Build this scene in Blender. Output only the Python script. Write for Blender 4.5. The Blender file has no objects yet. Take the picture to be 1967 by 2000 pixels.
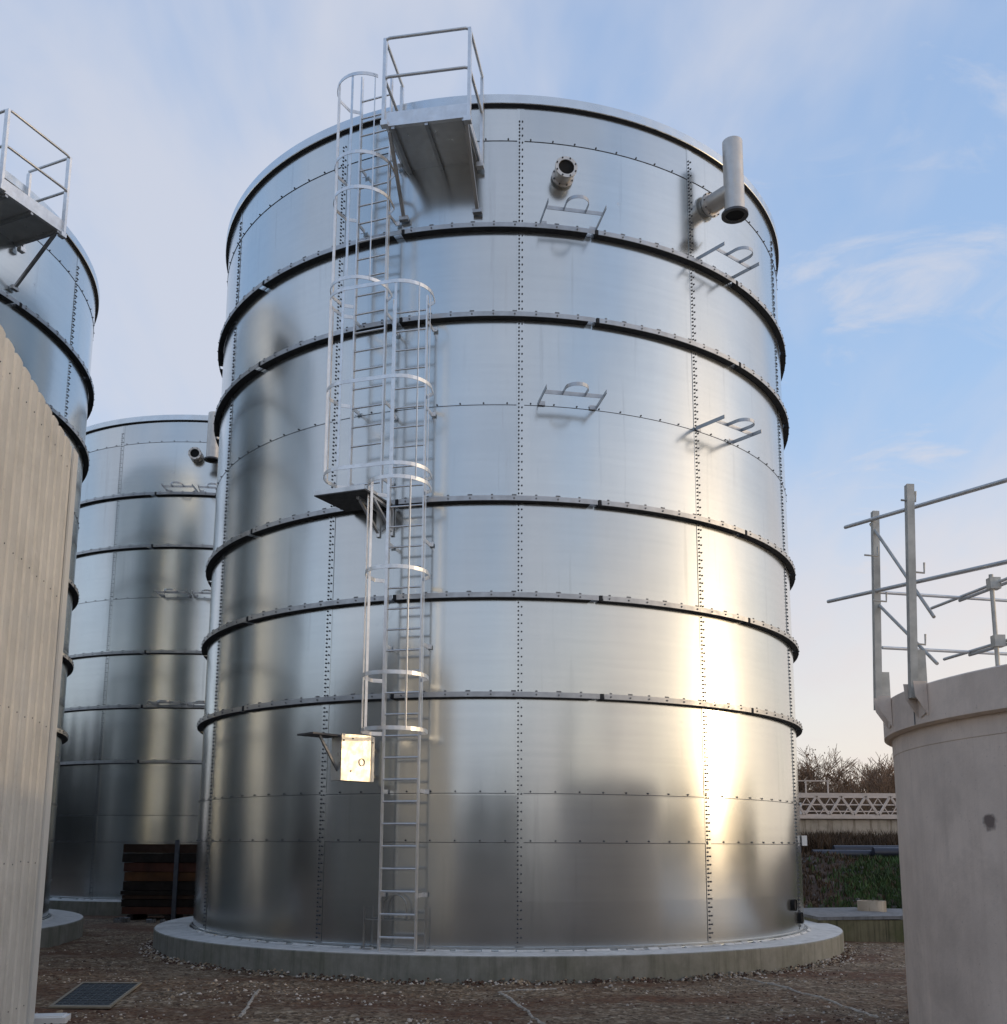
import bpy, math, random
from mathutils import Vector, Matrix, noise as mnoise

# ------------------------------------------------------------------ camera
C = bpy.context.scene.collection
SC = bpy.context.scene
sin, cos, pi, rad = math.sin, math.cos, math.pi, math.radians
EYE = 1.62
PITCH, ROLL = rad(9.565), rad(0.277)
cam = bpy.data.cameras.new('camera')
cam.sensor_fit = 'HORIZONTAL'; cam.sensor_width = 36.0
cam.lens = 1979.0 / 1967.0 * 36.0
cam.shift_y = 318.0 / 1967.0
cam.clip_start = 0.1; cam.clip_end = 2000
camo = bpy.data.objects.new('camera', cam); C.objects.link(camo)
Xv = Vector((1, 0, 0)); Uv = Vector((0, -sin(PITCH), cos(PITCH))); Fv = Vector((0, cos(PITCH), sin(PITCH)))
rt = Xv * cos(ROLL) + Uv * sin(ROLL); up = -Xv * sin(ROLL) + Uv * cos(ROLL)
camo.matrix_world = Matrix(((rt.x, up.x, -Fv.x, 0), (rt.y, up.y, -Fv.y, 0), (rt.z, up.z, -Fv.z, EYE), (0, 0, 0, 1)))
SC.camera = camo

# ------------------------------------------------------------------ sky, sun, exposure
SUN_EL, SUN_ROT = rad(6.0), rad(97.0)          # low evening sun, to the right of the camera
w = bpy.data.worlds.new('World'); SC.world = w; w.use_nodes = True
nt = w.node_tree; nt.nodes.clear()
def N(t, k, **kw):
    n = t.nodes.new(k)
    for a, v in kw.items(): setattr(n, a, v)
    return n
def L(t, a, b): t.links.new(a, b)
def math_node(t, op, a, b=None, clamp=False):
    n = N(t, 'ShaderNodeMath', operation=op, use_clamp=clamp)
    for i, v in enumerate((a, b)):
        if v is None: continue
        if hasattr(v, 'is_output'): L(t, v, n.inputs[i])
        else: n.inputs[i].default_value = v
    return n.outputs[0]
def mix_node(t, fac, a, b, blend='MIX'):
    n = N(t, 'ShaderNodeMix', data_type='RGBA', blend_type=blend)
    for s, v in ((n.inputs[0], fac), (n.inputs[6], a), (n.inputs[7], b)):
        if hasattr(v, 'is_output'): L(t, v, s)
        elif isinstance(v, (int, float)): s.default_value = v
        else: s.default_value = (v[0], v[1], v[2], 1)
    return n.outputs[2]
def ramp_node(t, fac, stops, interp='LINEAR'):
    n = N(t, 'ShaderNodeValToRGB'); n.color_ramp.interpolation = interp
    e = n.color_ramp.elements
    while len(e) < len(stops): e.new(0.5)
    for i, (p, c) in enumerate(stops):
        e[i].position = p
        e[i].color = (c, c, c, 1) if isinstance(c, (int, float)) else (c[0], c[1], c[2], 1)
    if hasattr(fac, 'is_output'): L(t, fac, n.inputs[0])
    return n.outputs[0]
def noise_node(t, vec, scale, detail=4, rough=0.55, dist=0.0):
    n = N(t, 'ShaderNodeTexNoise'); n.inputs['Scale'].default_value = scale; n.inputs['Detail'].default_value = detail
    n.inputs['Roughness'].default_value = rough; n.inputs['Distortion'].default_value = dist
    if vec is not None: L(t, vec, n.inputs['Vector'])
    return n.outputs['Fac']

SKY_STRENGTH = 0.13
out = N(nt, 'ShaderNodeOutputWorld'); bg = N(nt, 'ShaderNodeBackground'); bg.inputs[1].default_value = SKY_STRENGTH
sky = N(nt, 'ShaderNodeTexSky', sky_type='NISHITA', sun_disc=False, sun_elevation=SUN_EL, sun_rotation=SUN_ROT,
        altitude=100, air_density=1.0, dust_density=1.0, ozone_density=1.6)
tc = N(nt, 'ShaderNodeTexCoord')
sep = N(nt, 'ShaderNodeSeparateXYZ'); L(nt, tc.outputs['Generated'], sep.inputs[0])
zc = math_node(nt, 'ADD', math_node(nt, 'MAXIMUM', sep.outputs[2], 0.0), 0.38)
px_ = math_node(nt, 'DIVIDE', sep.outputs[0], zc); py_ = math_node(nt, 'DIVIDE', sep.outputs[1], zc)
cmb = N(nt, 'ShaderNodeCombineXYZ'); L(nt, px_, cmb.inputs[0]); L(nt, py_, cmb.inputs[1])
mp = N(nt, 'ShaderNodeMapping'); L(nt, cmb.outputs[0], mp.inputs[0])
mp.inputs['Rotation'].default_value = (0, 0, rad(-24)); mp.inputs['Scale'].default_value = (1.7, 0.85, 1); mp.inputs['Location'].default_value = (8.3, 5.5, 0)
big = noise_node(nt, mp.outputs[0], 1.15, 5, 0.55, 0.25)
fine = noise_node(nt, mp.outputs[0], 4.2, 5, 0.6, 0.4)
cl = math_node(nt, 'ADD', math_node(nt, 'MULTIPLY', big, 0.8), math_node(nt, 'MULTIPLY', fine, 0.2))
mpw = N(nt, 'ShaderNodeMapping'); L(nt, cmb.outputs[0], mpw.inputs[0])
mpw.inputs['Rotation'].default_value = (0, 0, rad(35)); mpw.inputs['Scale'].default_value = (2.2, 5.2, 1); mpw.inputs['Location'].default_value = (1.3, 4.4, 0)
wisps = ramp_node(nt, noise_node(nt, mpw.outputs[0], 1.5, 7, 0.62, 0.8), [(0.50, 0.0), (0.74, 0.75)], 'EASE')
mask = math_node(nt, 'MAXIMUM', ramp_node(nt, cl, [(0.40, 0.0), (0.64, 0.85)], 'EASE'), wisps)
# sunward warmth, strongest low in the sky on the sun's side
warm = math_node(nt, 'MULTIPLY', math_node(nt, 'ADD', math_node(nt, 'MULTIPLY', sep.outputs[0], 1.7), 0.08, True), ramp_node(nt, sep.outputs[2], [(0.02, 1.0), (0.42, 0.0)]))
CLOUD_COOL, CLOUD_WARM = (5.0, 5.2, 5.9), (7.8, 6.5, 5.5)
ccol = mix_node(nt, warm, CLOUD_COOL, CLOUD_WARM)
haze_low = ramp_node(nt, sep.outputs[2], [(0.0, (4.6, 4.3, 4.6)), (0.14, (4.3, 4.6, 5.4)), (0.40, (2.55, 3.7, 5.6)), (0.75, (1.95, 2.95, 4.9)), (1.0, (1.5, 2.4, 4.4))])
lift = mix_node(nt, 0.5, (0, 0, 0), sky.outputs[0])
lowglow = math_node(nt, 'MULTIPLY', ramp_node(nt, sep.outputs[2], [(0.0, 1.0), (0.10, 0.75), (0.34, 0.0)]), math_node(nt, 'ADD', math_node(nt, 'MULTIPLY', sep.outputs[0], 1.6), 0.15, True))
veil = mix_node(nt, lowglow, mix_node(nt, 1.0, haze_low, lift, 'ADD'), (7.9, 6.9, 5.7))
sund = N(nt, 'ShaderNodeVectorMath', operation='DOT_PRODUCT'); L(nt, tc.outputs['Generated'], sund.inputs[0])
sund.inputs[1].default_value = (sin(SUN_ROT) * cos(SUN_EL), cos(SUN_ROT) * cos(SUN_EL), sin(SUN_EL))
cosd = math_node(nt, 'MAXIMUM', sund.outputs['Value'], 0.0)
def scaled(col, f):
    n = N(nt, 'ShaderNodeVectorMath', operation='SCALE'); n.inputs[0].default_value = col; L(nt, f, n.inputs['Scale']); return n.outputs[0]
aureole = mix_node(nt, 1.0, scaled((7.5, 5.6, 3.5), math_node(nt, 'POWER', cosd, 7.0)), scaled((13, 9, 4.6), math_node(nt, 'POWER', cosd, 60.0)), 'ADD')
L(nt, mix_node(nt, 1.0, mix_node(nt, mask, veil, ccol), aureole, 'ADD'), bg.inputs[0]); L(nt, bg.outputs[0], out.inputs[0])

sl = bpy.data.lights.new('sun', 'SUN'); sl.energy = 0.5; sl.angle = rad(1.5); sl.color = (1.0, 0.72, 0.43)
so = bpy.data.objects.new('sun', sl); C.objects.link(so)
sdir = Vector((sin(SUN_ROT) * cos(SUN_EL), cos(SUN_ROT) * cos(SUN_EL), sin(SUN_EL)))
so.rotation_euler = sdir.to_track_quat('Z', 'Y').to_euler(); so.location = sdir * 60

SC.view_settings.view_transform = 'Standard'; SC.view_settings.look = 'None'
SC.view_settings.exposure = 0.0; SC.view_settings.gamma = 1.0
SC.render.engine = 'CYCLES'
SC.cycles.max_bounces = 8; SC.cycles.glossy_bounces = 5; SC.cycles.diffuse_bounces = 3
SC.cycles.sample_clamp_indirect = 6.0; SC.cycles.use_denoising = True
random.seed(7)

# ------------------------------------------------------------------ materials
def new_mat(name):
    m = bpy.data.materials.new(name); m.use_nodes = True
    t = m.node_tree; t.nodes.clear()
    o = N(t, 'ShaderNodeOutputMaterial'); b = N(t, 'ShaderNodeBsdfPrincipled'); L(t, b.outputs[0], o.inputs[0])
    return m, t, b
def setc(b, k, v): b.inputs[k].default_value = (v[0], v[1], v[2], 1)
def plain(name, col, rough=0.6, metal=0.0, var=0.12, scale=6.0, bump=0.0, rvar=0.1, bscale=None):
    m, t, b = new_mat(name)
    tcn = N(t, 'ShaderNodeTexCoord'); v = tcn.outputs['Object']
    f = noise_node(t, v, scale, 6, 0.6)
    lo = tuple(c * (1 - var) for c in col); hi = tuple(c * (1 + var) for c in col)
    L(t, ramp_node(t, f, [(0.3, lo), (0.7, hi)]), b.inputs['Base Color'])
    L(t, ramp_node(t, noise_node(t, v, scale * 2.3, 4), [(0.3, max(0.02, rough - rvar)), (0.7, min(1, rough + rvar))]), b.inputs['Roughness'])
    b.inputs['Metallic'].default_value = metal
    if bump:
        bp = N(t, 'ShaderNodeBump'); bp.inputs['Strength'].default_value = bump; bp.inputs['Distance'].default_value = 0.02
        L(t, noise_node(t, v, bscale or scale * 4, 6, 0.65), bp.inputs['Height']); L(t, bp.outputs[0], b.inputs['Normal'])
    return m

def tank_metal():
    m, t, b = new_mat('galvanised_sheet')
    tcn = N(t, 'ShaderNodeTexCoord'); v = tcn.outputs['Object']
    # broad tone drift between sheets + spangle + faint horizontal mill lines + scuffs
    m1 = N(t, 'ShaderNodeMapping'); L(t, v, m1.inputs[0]); m1.inputs['Scale'].default_value = (0.5, 0.5, 0.5)
    drift = noise_node(t, m1.outputs[0], 1.1, 3)
    m2 = N(t, 'ShaderNodeMapping'); L(t, v, m2.inputs[0]); m2.inputs['Scale'].default_value = (0.35, 0.35, 7)
    lines = noise_node(t, m2.outputs[0], 2.0, 2, 0.5)
    m3 = N(t, 'ShaderNodeMapping'); L(t, v, m3.inputs[0]); m3.inputs['Scale'].default_value = (2.4, 2.4, 0.35)
    runs = noise_node(t, m3.outputs[0], 1.6, 5, 0.6)
    scuff = ramp_node(t, noise_node(t, v, 1.7, 8, 0.72, 0.6), [(0.66, 0.0), (0.74, 1.0)])
    c0 = ramp_node(t, drift, [(0.3, (0.56, 0.59, 0.595)), (0.7, (0.63, 0.655, 0.655))])
    c1 = mix_node(t, ramp_node(t, lines, [(0.35, 0.0), (0.7, 0.16)]), c0, (0.47, 0.50, 0.52))
    c2 = mix_node(t, ramp_node(t, runs, [(0.45, 0.0), (0.8, 0.2)]), c1, (0.70, 0.71, 0.70))
    c3 = mix_node(t, math_node(t, 'MULTIPLY', scuff, 0.35), c2, (0.36, 0.39, 0.42))
    # every sheet a slightly different batch: cell index from seam and course
    sx = N(t, 'ShaderNodeSeparateXYZ'); L(t, v, sx.inputs[0])
    ang = math_node(t, 'ARCTAN2', sx.outputs[0], math_node(t, 'MULTIPLY', sx.outputs[1], -1.0))
    ca = math_node(t, 'FLOOR', math_node(t, 'MULTIPLY', math_node(t, 'SUBTRACT', ang, rad(2.85)), 1.0 / rad(30.65)))
    cz = math_node(t, 'FLOOR', math_node(t, 'MULTIPLY', math_node(t, 'SUBTRACT', sx.outputs[2], 0.92), 1.0 / 1.335))
    cc = N(t, 'ShaderNodeCombineXYZ'); L(t, ca, cc.inputs[0]); L(t, cz, cc.inputs[1])
    wn = N(t, 'ShaderNodeTexWhiteNoise', noise_dimensions='3D'); L(t, cc.outputs[0], wn.inputs['Vector'])
    c4 = mix_node(t, 1.0, c3, ramp_node(t, wn.outputs['Value'], [(0.0, (0.90, 0.905, 0.91)), (1.0, (1.05, 1.045, 1.035))]), 'MULTIPLY')
    mdr = N(t, 'ShaderNodeMapping'); L(t, v, mdr.inputs[0]); mdr.inputs['Scale'].default_value = (5.5, 5.5, 0.22)
    drip = ramp_node(t, noise_node(t, mdr.outputs[0], 1.5, 4, 0.6), [(0.60, 0.0), (0.74, 0.30)])
    c4 = mix_node(t, drip, c4, (0.36, 0.38, 0.385))
    L(t, c4, b.inputs['Base Color'])
    b.inputs['Metallic'].default_value = 0.94
    r0 = ramp_node(t, drift, [(0.3, 0.155), (0.7, 0.215)])
    r1 = math_node(t, 'ADD', r0, math_node(t, 'MULTIPLY', lines, 0.02))
    r2 = math_node(t, 'ADD', r1, math_node(t, 'MULTIPLY', scuff, 0.14))
    L(t, r2, b.inputs['Roughness'])
    bp = N(t, 'ShaderNodeBump'); bp.inputs['Strength'].default_value = 0.2; bp.inputs['Distance'].default_value = 0.005
    m4 = N(t, 'ShaderNodeMapping'); L(t, v, m4.inputs[0]); m4.inputs['Scale'].default_value = (1.0, 1.0, 0.7)
    L(t, noise_node(t, m4.outputs[0], 1.3, 2, 0.4), bp.inputs['Height'])
    ge = N(t, 'ShaderNodeNewGeometry'); sub = N(t, 'ShaderNodeVectorMath', operation='SUBTRACT'); L(t, wn.outputs['Color'], sub.inputs[0]); sub.inputs[1].default_value = (.5, .5, .5)
    scl = N(t, 'ShaderNodeVectorMath', operation='SCALE'); L(t, sub.outputs[0], scl.inputs[0]); scl.inputs['Scale'].default_value = 0.013
    addn = N(t, 'ShaderNodeVectorMath', operation='ADD'); L(t, ge.outputs['Normal'], addn.inputs[0]); L(t, scl.outputs[0], addn.inputs[1])
    nrm = N(t, 'ShaderNodeVectorMath', operation='NORMALIZE'); L(t, addn.outputs[0], nrm.inputs[0]); L(t, nrm.outputs[0], bp.inputs['Normal'])
    L(t, bp.outputs[0], b.inputs['Normal'])
    return m

def concrete(name, col, streak=0.4, stain=(0.10, 0.095, 0.07), scale=3.0, rough=0.85, green=0.0, spot=None, fine=1.0):
    m, t, b = new_mat(name)
    tcn = N(t, 'ShaderNodeTexCoord'); v = tcn.outputs['Object']
    base = ramp_node(t, noise_node(t, v, scale, 7, 0.65), [(0.3, tuple(c * 0.82 for c in col)), (0.72, tuple(c * 1.12 for c in col))])
    mm = N(t, 'ShaderNodeMapping'); L(t, v, mm.inputs[0]); mm.inputs['Scale'].default_value = (3.2 * fine, 3.2 * fine, 0.25)
    st = ramp_node(t, noise_node(t, mm.outputs[0], 2.4, 6, 0.7), [(0.48, 0.0), (0.72, streak)])
    c = mix_node(t, st, base, stain)
    if green:
        g = ramp_node(t, noise_node(t, v, 1.6, 5, 0.6), [(0.45, 0.0), (0.65, green)])
        c = mix_node(t, g, c, (0.075, 0.085, 0.03))
    pit = ramp_node(t, noise_node(t, v, 38, 3, 0.6), [(0.66, 0.0), (0.72, 0.4)])
    c = mix_node(t, pit, c, tuple(q * 0.45 for q in col))
    smear = ramp_node(t, noise_node(t, v, 0.9, 8, 0.7, 0.5), [(0.52, 0.0), (0.66, 0.28)])
    c = mix_node(t, smear, c, tuple(q * 0.62 for q in stain))
    if spot:
        d = N(t, 'ShaderNodeVectorMath', operation='DISTANCE'); L(t, v, d.inputs[0]); d.inputs[1].default_value = spot[0]
        wob = math_node(t, 'ADD', d.outputs['Value'], math_node(t, 'MULTIPLY', noise_node(t, v, 12, 4), 0.10))
        c = mix_node(t, ramp_node(t, wob, [(spot[1] + 0.035, 0.8), (spot[1] + 0.06, 0.0)]), c, (0.07, 0.045, 0.045))
    L(t, c, b.inputs['Base Color']); b.inputs['Roughness'].default_value = rough
    bp = N(t, 'ShaderNodeBump'); bp.inputs['Strength'].default_value = 0.25; bp.inputs['Distance'].default_value = 0.01
    L(t, noise_node(t, v, 30, 6, 0.7), bp.inputs['Height']); L(t, bp.outputs[0], b.inputs['Normal'])
    return m

def ground_mat():
    m, t, b = new_mat('gravel_yard')
    tcn = N(t, 'ShaderNodeTexCoord'); v = tcn.outputs['Object']
    vo = N(t, 'ShaderNodeTexVoronoi'); vo.inputs['Scale'].default_value = 17; L(t, v, vo.inputs['Vector'])
    vo2 = N(t, 'ShaderNodeTexVoronoi'); vo2.inputs['Scale'].default_value = 42; L(t, v, vo2.inputs['Vector'])
    hs = N(t, 'ShaderNodeSeparateColor'); L(t, vo.outputs['Color'], hs.inputs[0])
    hs2 = N(t, 'ShaderNodeSeparateColor'); L(t, vo2.outputs['Color'], hs2.inputs[0])
    st1 = ramp_node(t, hs.outputs[0], [(0.0, (0.035, 0.021, 0.011)), (0.35, (0.14, 0.092, 0.050)), (0.7, (0.29, 0.21, 0.13)), (0.93, (0.46, 0.37, 0.26)), (1.0, (0.72, 0.64, 0.50))])
    st2 = ramp_node(t, hs2.outputs[1], [(0.0, (0.045, 0.026, 0.013)), (0.6, (0.21, 0.145, 0.082)), (1.0, (0.52, 0.43, 0.31))])
    stones = mix_node(t, 0.5, st1, st2)
    mm = N(t, 'ShaderNodeMapping'); L(t, v, mm.inputs[0]); mm.inputs['Scale'].default_value = (0.38, 0.75, 1); mm.inputs['Location'].default_value = (2.2, 0.7, 0)
    dirt = ramp_node(t, noise_node(t, mm.outputs[0], 1.0, 7, 0.62, 0.3), [(0.44, 0.0), (0.60, 0.8)])
    soil = ramp_node(t, noise_node(t, v, 9, 6, 0.7), [(0.3, (0.050, 0.018, 0.006)), (0.7, (0.19, 0.070, 0.024))])
    c = mix_node(t, dirt, stones, soil)
    pale = ramp_node(t, noise_node(t, mm.outputs[0], 2.6, 7, 0.7), [(0.57, 0.0), (0.70, 0.55)])
    c = mix_node(t, pale, c, (0.46, 0.39, 0.29))
    c = mix_node(t, 1.0, c, (0.80, 0.76, 0.72), 'MULTIPLY')
    L(t, c, b.inputs['Base Color']); b.inputs['Roughness'].default_value = 0.92
    bp = N(t, 'ShaderNodeBump'); bp.inputs['Strength'].default_value = 0.8; bp.inputs['Distance'].default_value = 0.03
    hh = math_node(t, 'ADD', vo.outputs['Distance'], math_node(t, 'MULTIPLY', noise_node(t, v, 6, 7, 0.7), 0.8))
    L(t, hh, bp.inputs['Height']); L(t, bp.outputs[0], b.inputs['Normal'])
    return m

M = {}
M['sheet'] = tank_metal()
M['ring'] = plain('galvanised_angle', (0.42, 0.43, 0.44), 0.42, 1.0, 0.12, 5)
M['rim'] = plain('galvanised_rim', (0.62, 0.66, 0.69), 0.30, 1.0, 0.06, 3)
M['bolt'] = plain('dull_bolt', (0.085, 0.09, 0.10), 0.6, 0.5, 0.2, 20)
M['ladder'] = plain('galvanised_tube', (0.72, 0.73, 0.74), 0.38, 0.85, 0.10, 8)
M['plate'] = plain('galvanised_plate', (0.58, 0.59, 0.59), 0.36, 0.9, 0.10, 4)
M['bright_plate'] = plain('pale_zinc_plate', (0.84, 0.80, 0.70), 0.42, 0.9, 0.07, 4)
M['dark_plate'] = plain('dark_steel_plate', (0.10, 0.10, 0.105), 0.5, 0.7, 0.2, 6)
M['clip'] = plain('dull_clip', (0.20, 0.205, 0.21), 0.55, 0.7, 0.2, 9)
M['under'] = plain('shade_black_angle', (0.018, 0.020, 0.024), 0.8, 0.0, 0.2, 8)  # shade under rings and rim painted near-black; splice blocks share it
M['black'] = plain('black_opening', (0.006, 0.006, 0.006), 0.95, 0.0, 0.2, 8)
M['stainless'] = plain('dull_stainless', (0.60, 0.57, 0.53), 0.45, 0.75, 0.08, 6)
M['yellow'] = plain('yellow_strap', (0.55, 0.42, 0.04), 0.5, 0, 0.1, 8)
M['slab'] = concrete('slab_concrete', (0.66, 0.65, 0.62), 0.45, (0.24, 0.235, 0.19), 5)
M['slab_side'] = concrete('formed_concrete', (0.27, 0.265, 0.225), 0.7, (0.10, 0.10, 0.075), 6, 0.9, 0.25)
M['grey_tank'] = concrete('painted_concrete', (0.76, 0.645, 0.545), 0.45, (0.55, 0.45, 0.375), 1.4, 0.7)
M['beige'] = concrete('beige_coated_sheet', (0.60, 0.58, 0.525), 0.22, (0.44, 0.41, 0.34), 1.2, 0.5)
M['beige_trim'] = plain('beige_trim', (0.64, 0.63, 0.59), 0.45, 0.0, 0.04, 2.0)
M['old_concrete'] = concrete('stained_concrete', (0.19, 0.17, 0.10), 1.0, (0.010, 0.010, 0.006), 2.0, 0.9, 0.8, None, 2.2)
M['clarifier'] = concrete('weathered_concrete', (0.50, 0.43, 0.34), 1.0, (0.085, 0.052, 0.020), 1.3, 0.9, 0.0, None, 0.8)
M['lid'] = concrete('lid_concrete', (0.20, 0.20, 0.20), 0.9, (0.05, 0.05, 0.045), 2.5)
M['ground'] = ground_mat()
M['pebble'] = plain('loose_stone', (0.27, 0.205, 0.135), 0.9, 0, 0.75, 3.1)
M['line'] = plain('pale_cord', (0.38, 0.335, 0.275), 0.95, 0, 0.45, 14)
M['wood'] = plain('dark_plank', (0.085, 0.042, 0.024), 0.8, 0, 0.6, 2.2)
M['post'] = plain('dark_steel_post', (0.10, 0.11, 0.13), 0.6, 0.3, 0.2, 5)
M['grate'] = plain('grey_grating', (0.10, 0.115, 0.125), 0.5, 0.5, 0.35, 14, 0.4)
M['grate_frame'] = plain('pale_frame', (0.27, 0.235, 0.175), 0.8, 0, 0.15, 9)
M['pipe'] = plain('black_plastic_pipe', (0.024, 0.027, 0.042), 0.38, 0, 0.15, 6)
M['bridge'] = plain('pale_painted_steel', (0.66, 0.56, 0.48), 0.55, 0.0, 0.10, 4)
M['bark'] = plain('bare_bark', (0.14, 0.095, 0.062), 0.9, 0, 0.3, 6)
M['twig'] = plain('bare_twigs', (0.27, 0.175, 0.11), 0.9, 0, 0.3, 3)
M['rust_leaf'] = plain('rusty_leaves', (0.15, 0.080, 0.040), 0.9, 0, 0.4, 3)
M['bank'] = plain('bank_soil', (0.070, 0.045, 0.032), 0.95, 0, 0.5, 2.5, 0.8, 0.05, 7)
M['grass'] = plain('grass_blades', (0.045, 0.085, 0.022), 0.8, 0, 0.5, 1.4)
M['weed'] = plain('dead_weeds', (0.085, 0.055, 0.032), 0.9, 0, 0.5, 1.8)
M['rail'] = plain('scaffold_tube', (0.60, 0.61, 0.61), 0.42, 0.75, 0.12, 6)
M['rail_post'] = plain('weathered_post', (0.46, 0.45, 0.41), 0.55, 0.45, 0.25, 6)
M['white'] = plain('white_paint', (0.75, 0.75, 0.73), 0.5, 0, 0.05, 6)

# ------------------------------------------------------------------ mesh builder
class MB:
    def __init__(s): s.v = []; s.f = []; s.mi = []; s.sm = []; s.cur = 0
    def add(s, vs, fs, smooth=False):
        o = len(s.v); s.v += [tuple(a) for a in vs]
        for f in fs: s.f.append(tuple(i + o for i in f)); s.mi.append(s.cur); s.sm.append(smooth)
    def box(s, c, size, rot=None):
        hx, hy, hz = (a / 2 for a in size); c = Vector(c)
        P = [Vector((x, y, z)) for z in (-hz, hz) for x, y in ((-hx, -hy), (hx, -hy), (hx, hy), (-hx, hy))]
        if rot is not None: P = [rot @ q for q in P]
        s.add([c + q for q in P], [(3, 2, 1, 0), (4, 5, 6, 7), (0, 1, 5, 4), (1, 2, 6, 5), (2, 3, 7, 6), (3, 0, 4, 7)])
    def bar(s, a, b, wx, wy, upv=(0, 0, 1)):     # rectangular bar from a to b
        a, b = Vector(a), Vector(b); d = (b - a).normalized(); u = Vector(upv)
        if abs(d.dot(u)) > 0.99: u = Vector((0, 1, 0))
        x = d.cross(u).normalized(); y = x.cross(d)
        P = [a + x * (i * wx / 2) + y * (j * wy / 2) for i, j in ((-1, -1), (1, -1), (1, 1), (-1, 1))]
        P += [q + (b - a) for q in P]
        s.add(P, [(3, 2, 1, 0), (4, 5, 6, 7), (0, 1, 5, 4), (1, 2, 6, 5), (2, 3, 7, 6), (3, 0, 4, 7)])
    def tube(s, pts, r, n=8, caps=True, radii=None):
        pts = [Vector(q) for q in pts]; m = len(pts); vs = []; prev = None
        for i, q in enumerate(pts):
            d = (pts[min(i + 1, m - 1)] - pts[max(i - 1, 0)]).normalized()
            if prev is None:
                u = Vector((0, 0, 1)) if abs(d.z) < 0.9 else Vector((1, 0, 0))
                x = d.cross(u).normalized()
            else: x = (prev - d * prev.dot(d)).normalized()
            prev = x; y = d.cross(x); rr = radii[i] if radii else r
            vs += [q + (x * cos(2 * pi * k / n) + y * sin(2 * pi * k / n)) * rr for k in range(n)]
        fs = [(i * n + k, i * n + (k + 1) % n, (i + 1) * n + (k + 1) % n, (i + 1) * n + k) for i in range(m - 1) for k in range(n)]
        s.add(vs, fs, True)
        if caps: s.add(vs[:n][::-1], [tuple(range(n))]); s.add(vs[-n:], [tuple(range(n))])
    def ribbon(s, pts, w, th, upv=(0, 0, 1)):    # flat bar bent along pts: w along up, th across
        pts = [Vector(q) for q in pts]; m = len(pts); vs = []; u = Vector(upv)
        for i, q in enumerate(pts):
            d = (pts[min(i + 1, m - 1)] - pts[max(i - 1, 0)]).normalized(); x = d.cross(u).normalized()
            vs += [q + x * a * th / 2 + u * b_ * w / 2 for a, b_ in ((-1, -1), (1, -1), (1, 1), (-1, 1))]
        fs = [(i * 4 + k, i * 4 + (k + 1) % 4, i * 4 + 4 + (k + 1) % 4, i * 4 + 4 + k) for i in range(m - 1) for k in range(4)]
        s.add(vs, fs); s.add(vs[:4][::-1], [(0, 1, 2, 3)]); s.add(vs[-4:], [(0, 1, 2, 3)])
    def lathe(s, prof, a0=0.0, a1=360.0, n=192, closed=False, smooth=True, center=(0, 0)):
        # profile (r, z); phi measured from -Y towards +X, in degrees; each profile segment has its own vertices (sharp edges)
        full = abs(a1 - a0 - 360) < 1e-6; k = n if full else n + 1
        P = list(prof) + ([prof[0]] if closed else [])
        for (r0, z0), (r1, z1) in zip(P[:-1], P[1:]):
            vs = []
            for i in range(k):
                a = rad(a0 + (a1 - a0) * i / n)
                vs += [(center[0] + r0 * sin(a), center[1] - r0 * cos(a), z0), (center[0] + r1 * sin(a), center[1] - r1 * cos(a), z1)]
            fs = [(2 * i, 2 * ((i + 1) % k), 2 * ((i + 1) % k) + 1, 2 * i + 1) for i in range(n)]
            s.add(vs, fs, smooth)
        if closed and not full:
            for a, rev in ((a0, False), (a1, True)):
                a = rad(a); q = [(center[0] + r * sin(a), center[1] - r * cos(a), z) for r, z in prof]
                s.add(q if rev else q[::-1], [tuple(range(len(q)))])
    def disc(s, c, nrm, r, n=20, r_in=0.0):
        c = Vector(c); z = Vector(nrm).normalized(); x = z.orthogonal().normalized(); y = z.cross(x)
        ring = [c + (x * cos(2 * pi * i / n) + y * sin(2 * pi * i / n)) * r for i in range(n)]
        if r_in:
            inn = [c + (x * cos(2 * pi * i / n) + y * sin(2 * pi * i / n)) * r_in for i in range(n)]
            s.add(ring + inn, [(i, (i + 1) % n, n + (i + 1) % n, n + i) for i in range(n)])
        else: s.add(ring, [tuple(range(n))])
    def bolt(s, c, nrm, r, h, n=6):
        c = Vector(c); z = Vector(nrm).normalized(); x = z.orthogonal().normalized(); y = z.cross(x)
        ring = lambda rr, hh: [c + z * hh + (x * cos(2 * pi * i / n) + y * sin(2 * pi * i / n)) * rr for i in range(n)]
        vs = ring(r, 0) + ring(r * 0.85, h)
        s.add(vs, [(i, (i + 1) % n, n + (i + 1) % n, n + i) for i in range(n)] + [tuple(range(n, 2 * n))])
    def build(s, name, mats, parent=None, loc=None, rz=0.0):
        me = bpy.data.meshes.new(name); me.from_pydata(s.v, [], s.f)
        for mm in (mats if isinstance(mats, (list, tuple)) else [mats]): me.materials.append(mm)
        me.polygons.foreach_set('material_index', s.mi); me.polygons.foreach_set('use_smooth', s.sm); me.update()
        o = bpy.data.objects.new(name, me); C.objects.link(o)
        if parent: o.parent = parent
        if loc: o.location = loc
        o.rotation_euler = (0, 0, rz)
        return o
def tag(o, label=None, cat=None, group=None, kind=None):
    if label: o['label'] = label
    if cat: o['category'] = cat
    if group: o['group'] = group
    if kind: o['kind'] = kind
    return o
def thing(name, label, cat, loc=(0, 0, 0), rz=0.0, group=None):
    o = bpy.data.objects.new(name, None); C.objects.link(o); o.location = loc; o.rotation_euler = (0, 0, rz)
    o.empty_display_size = 0.3
    return tag(o, label, cat, group)
def inst(src, parent, loc=None):
    c = src.copy(); C.objects.link(c); c.parent = parent
    if loc is not None: c.location = loc
    return c
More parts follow.
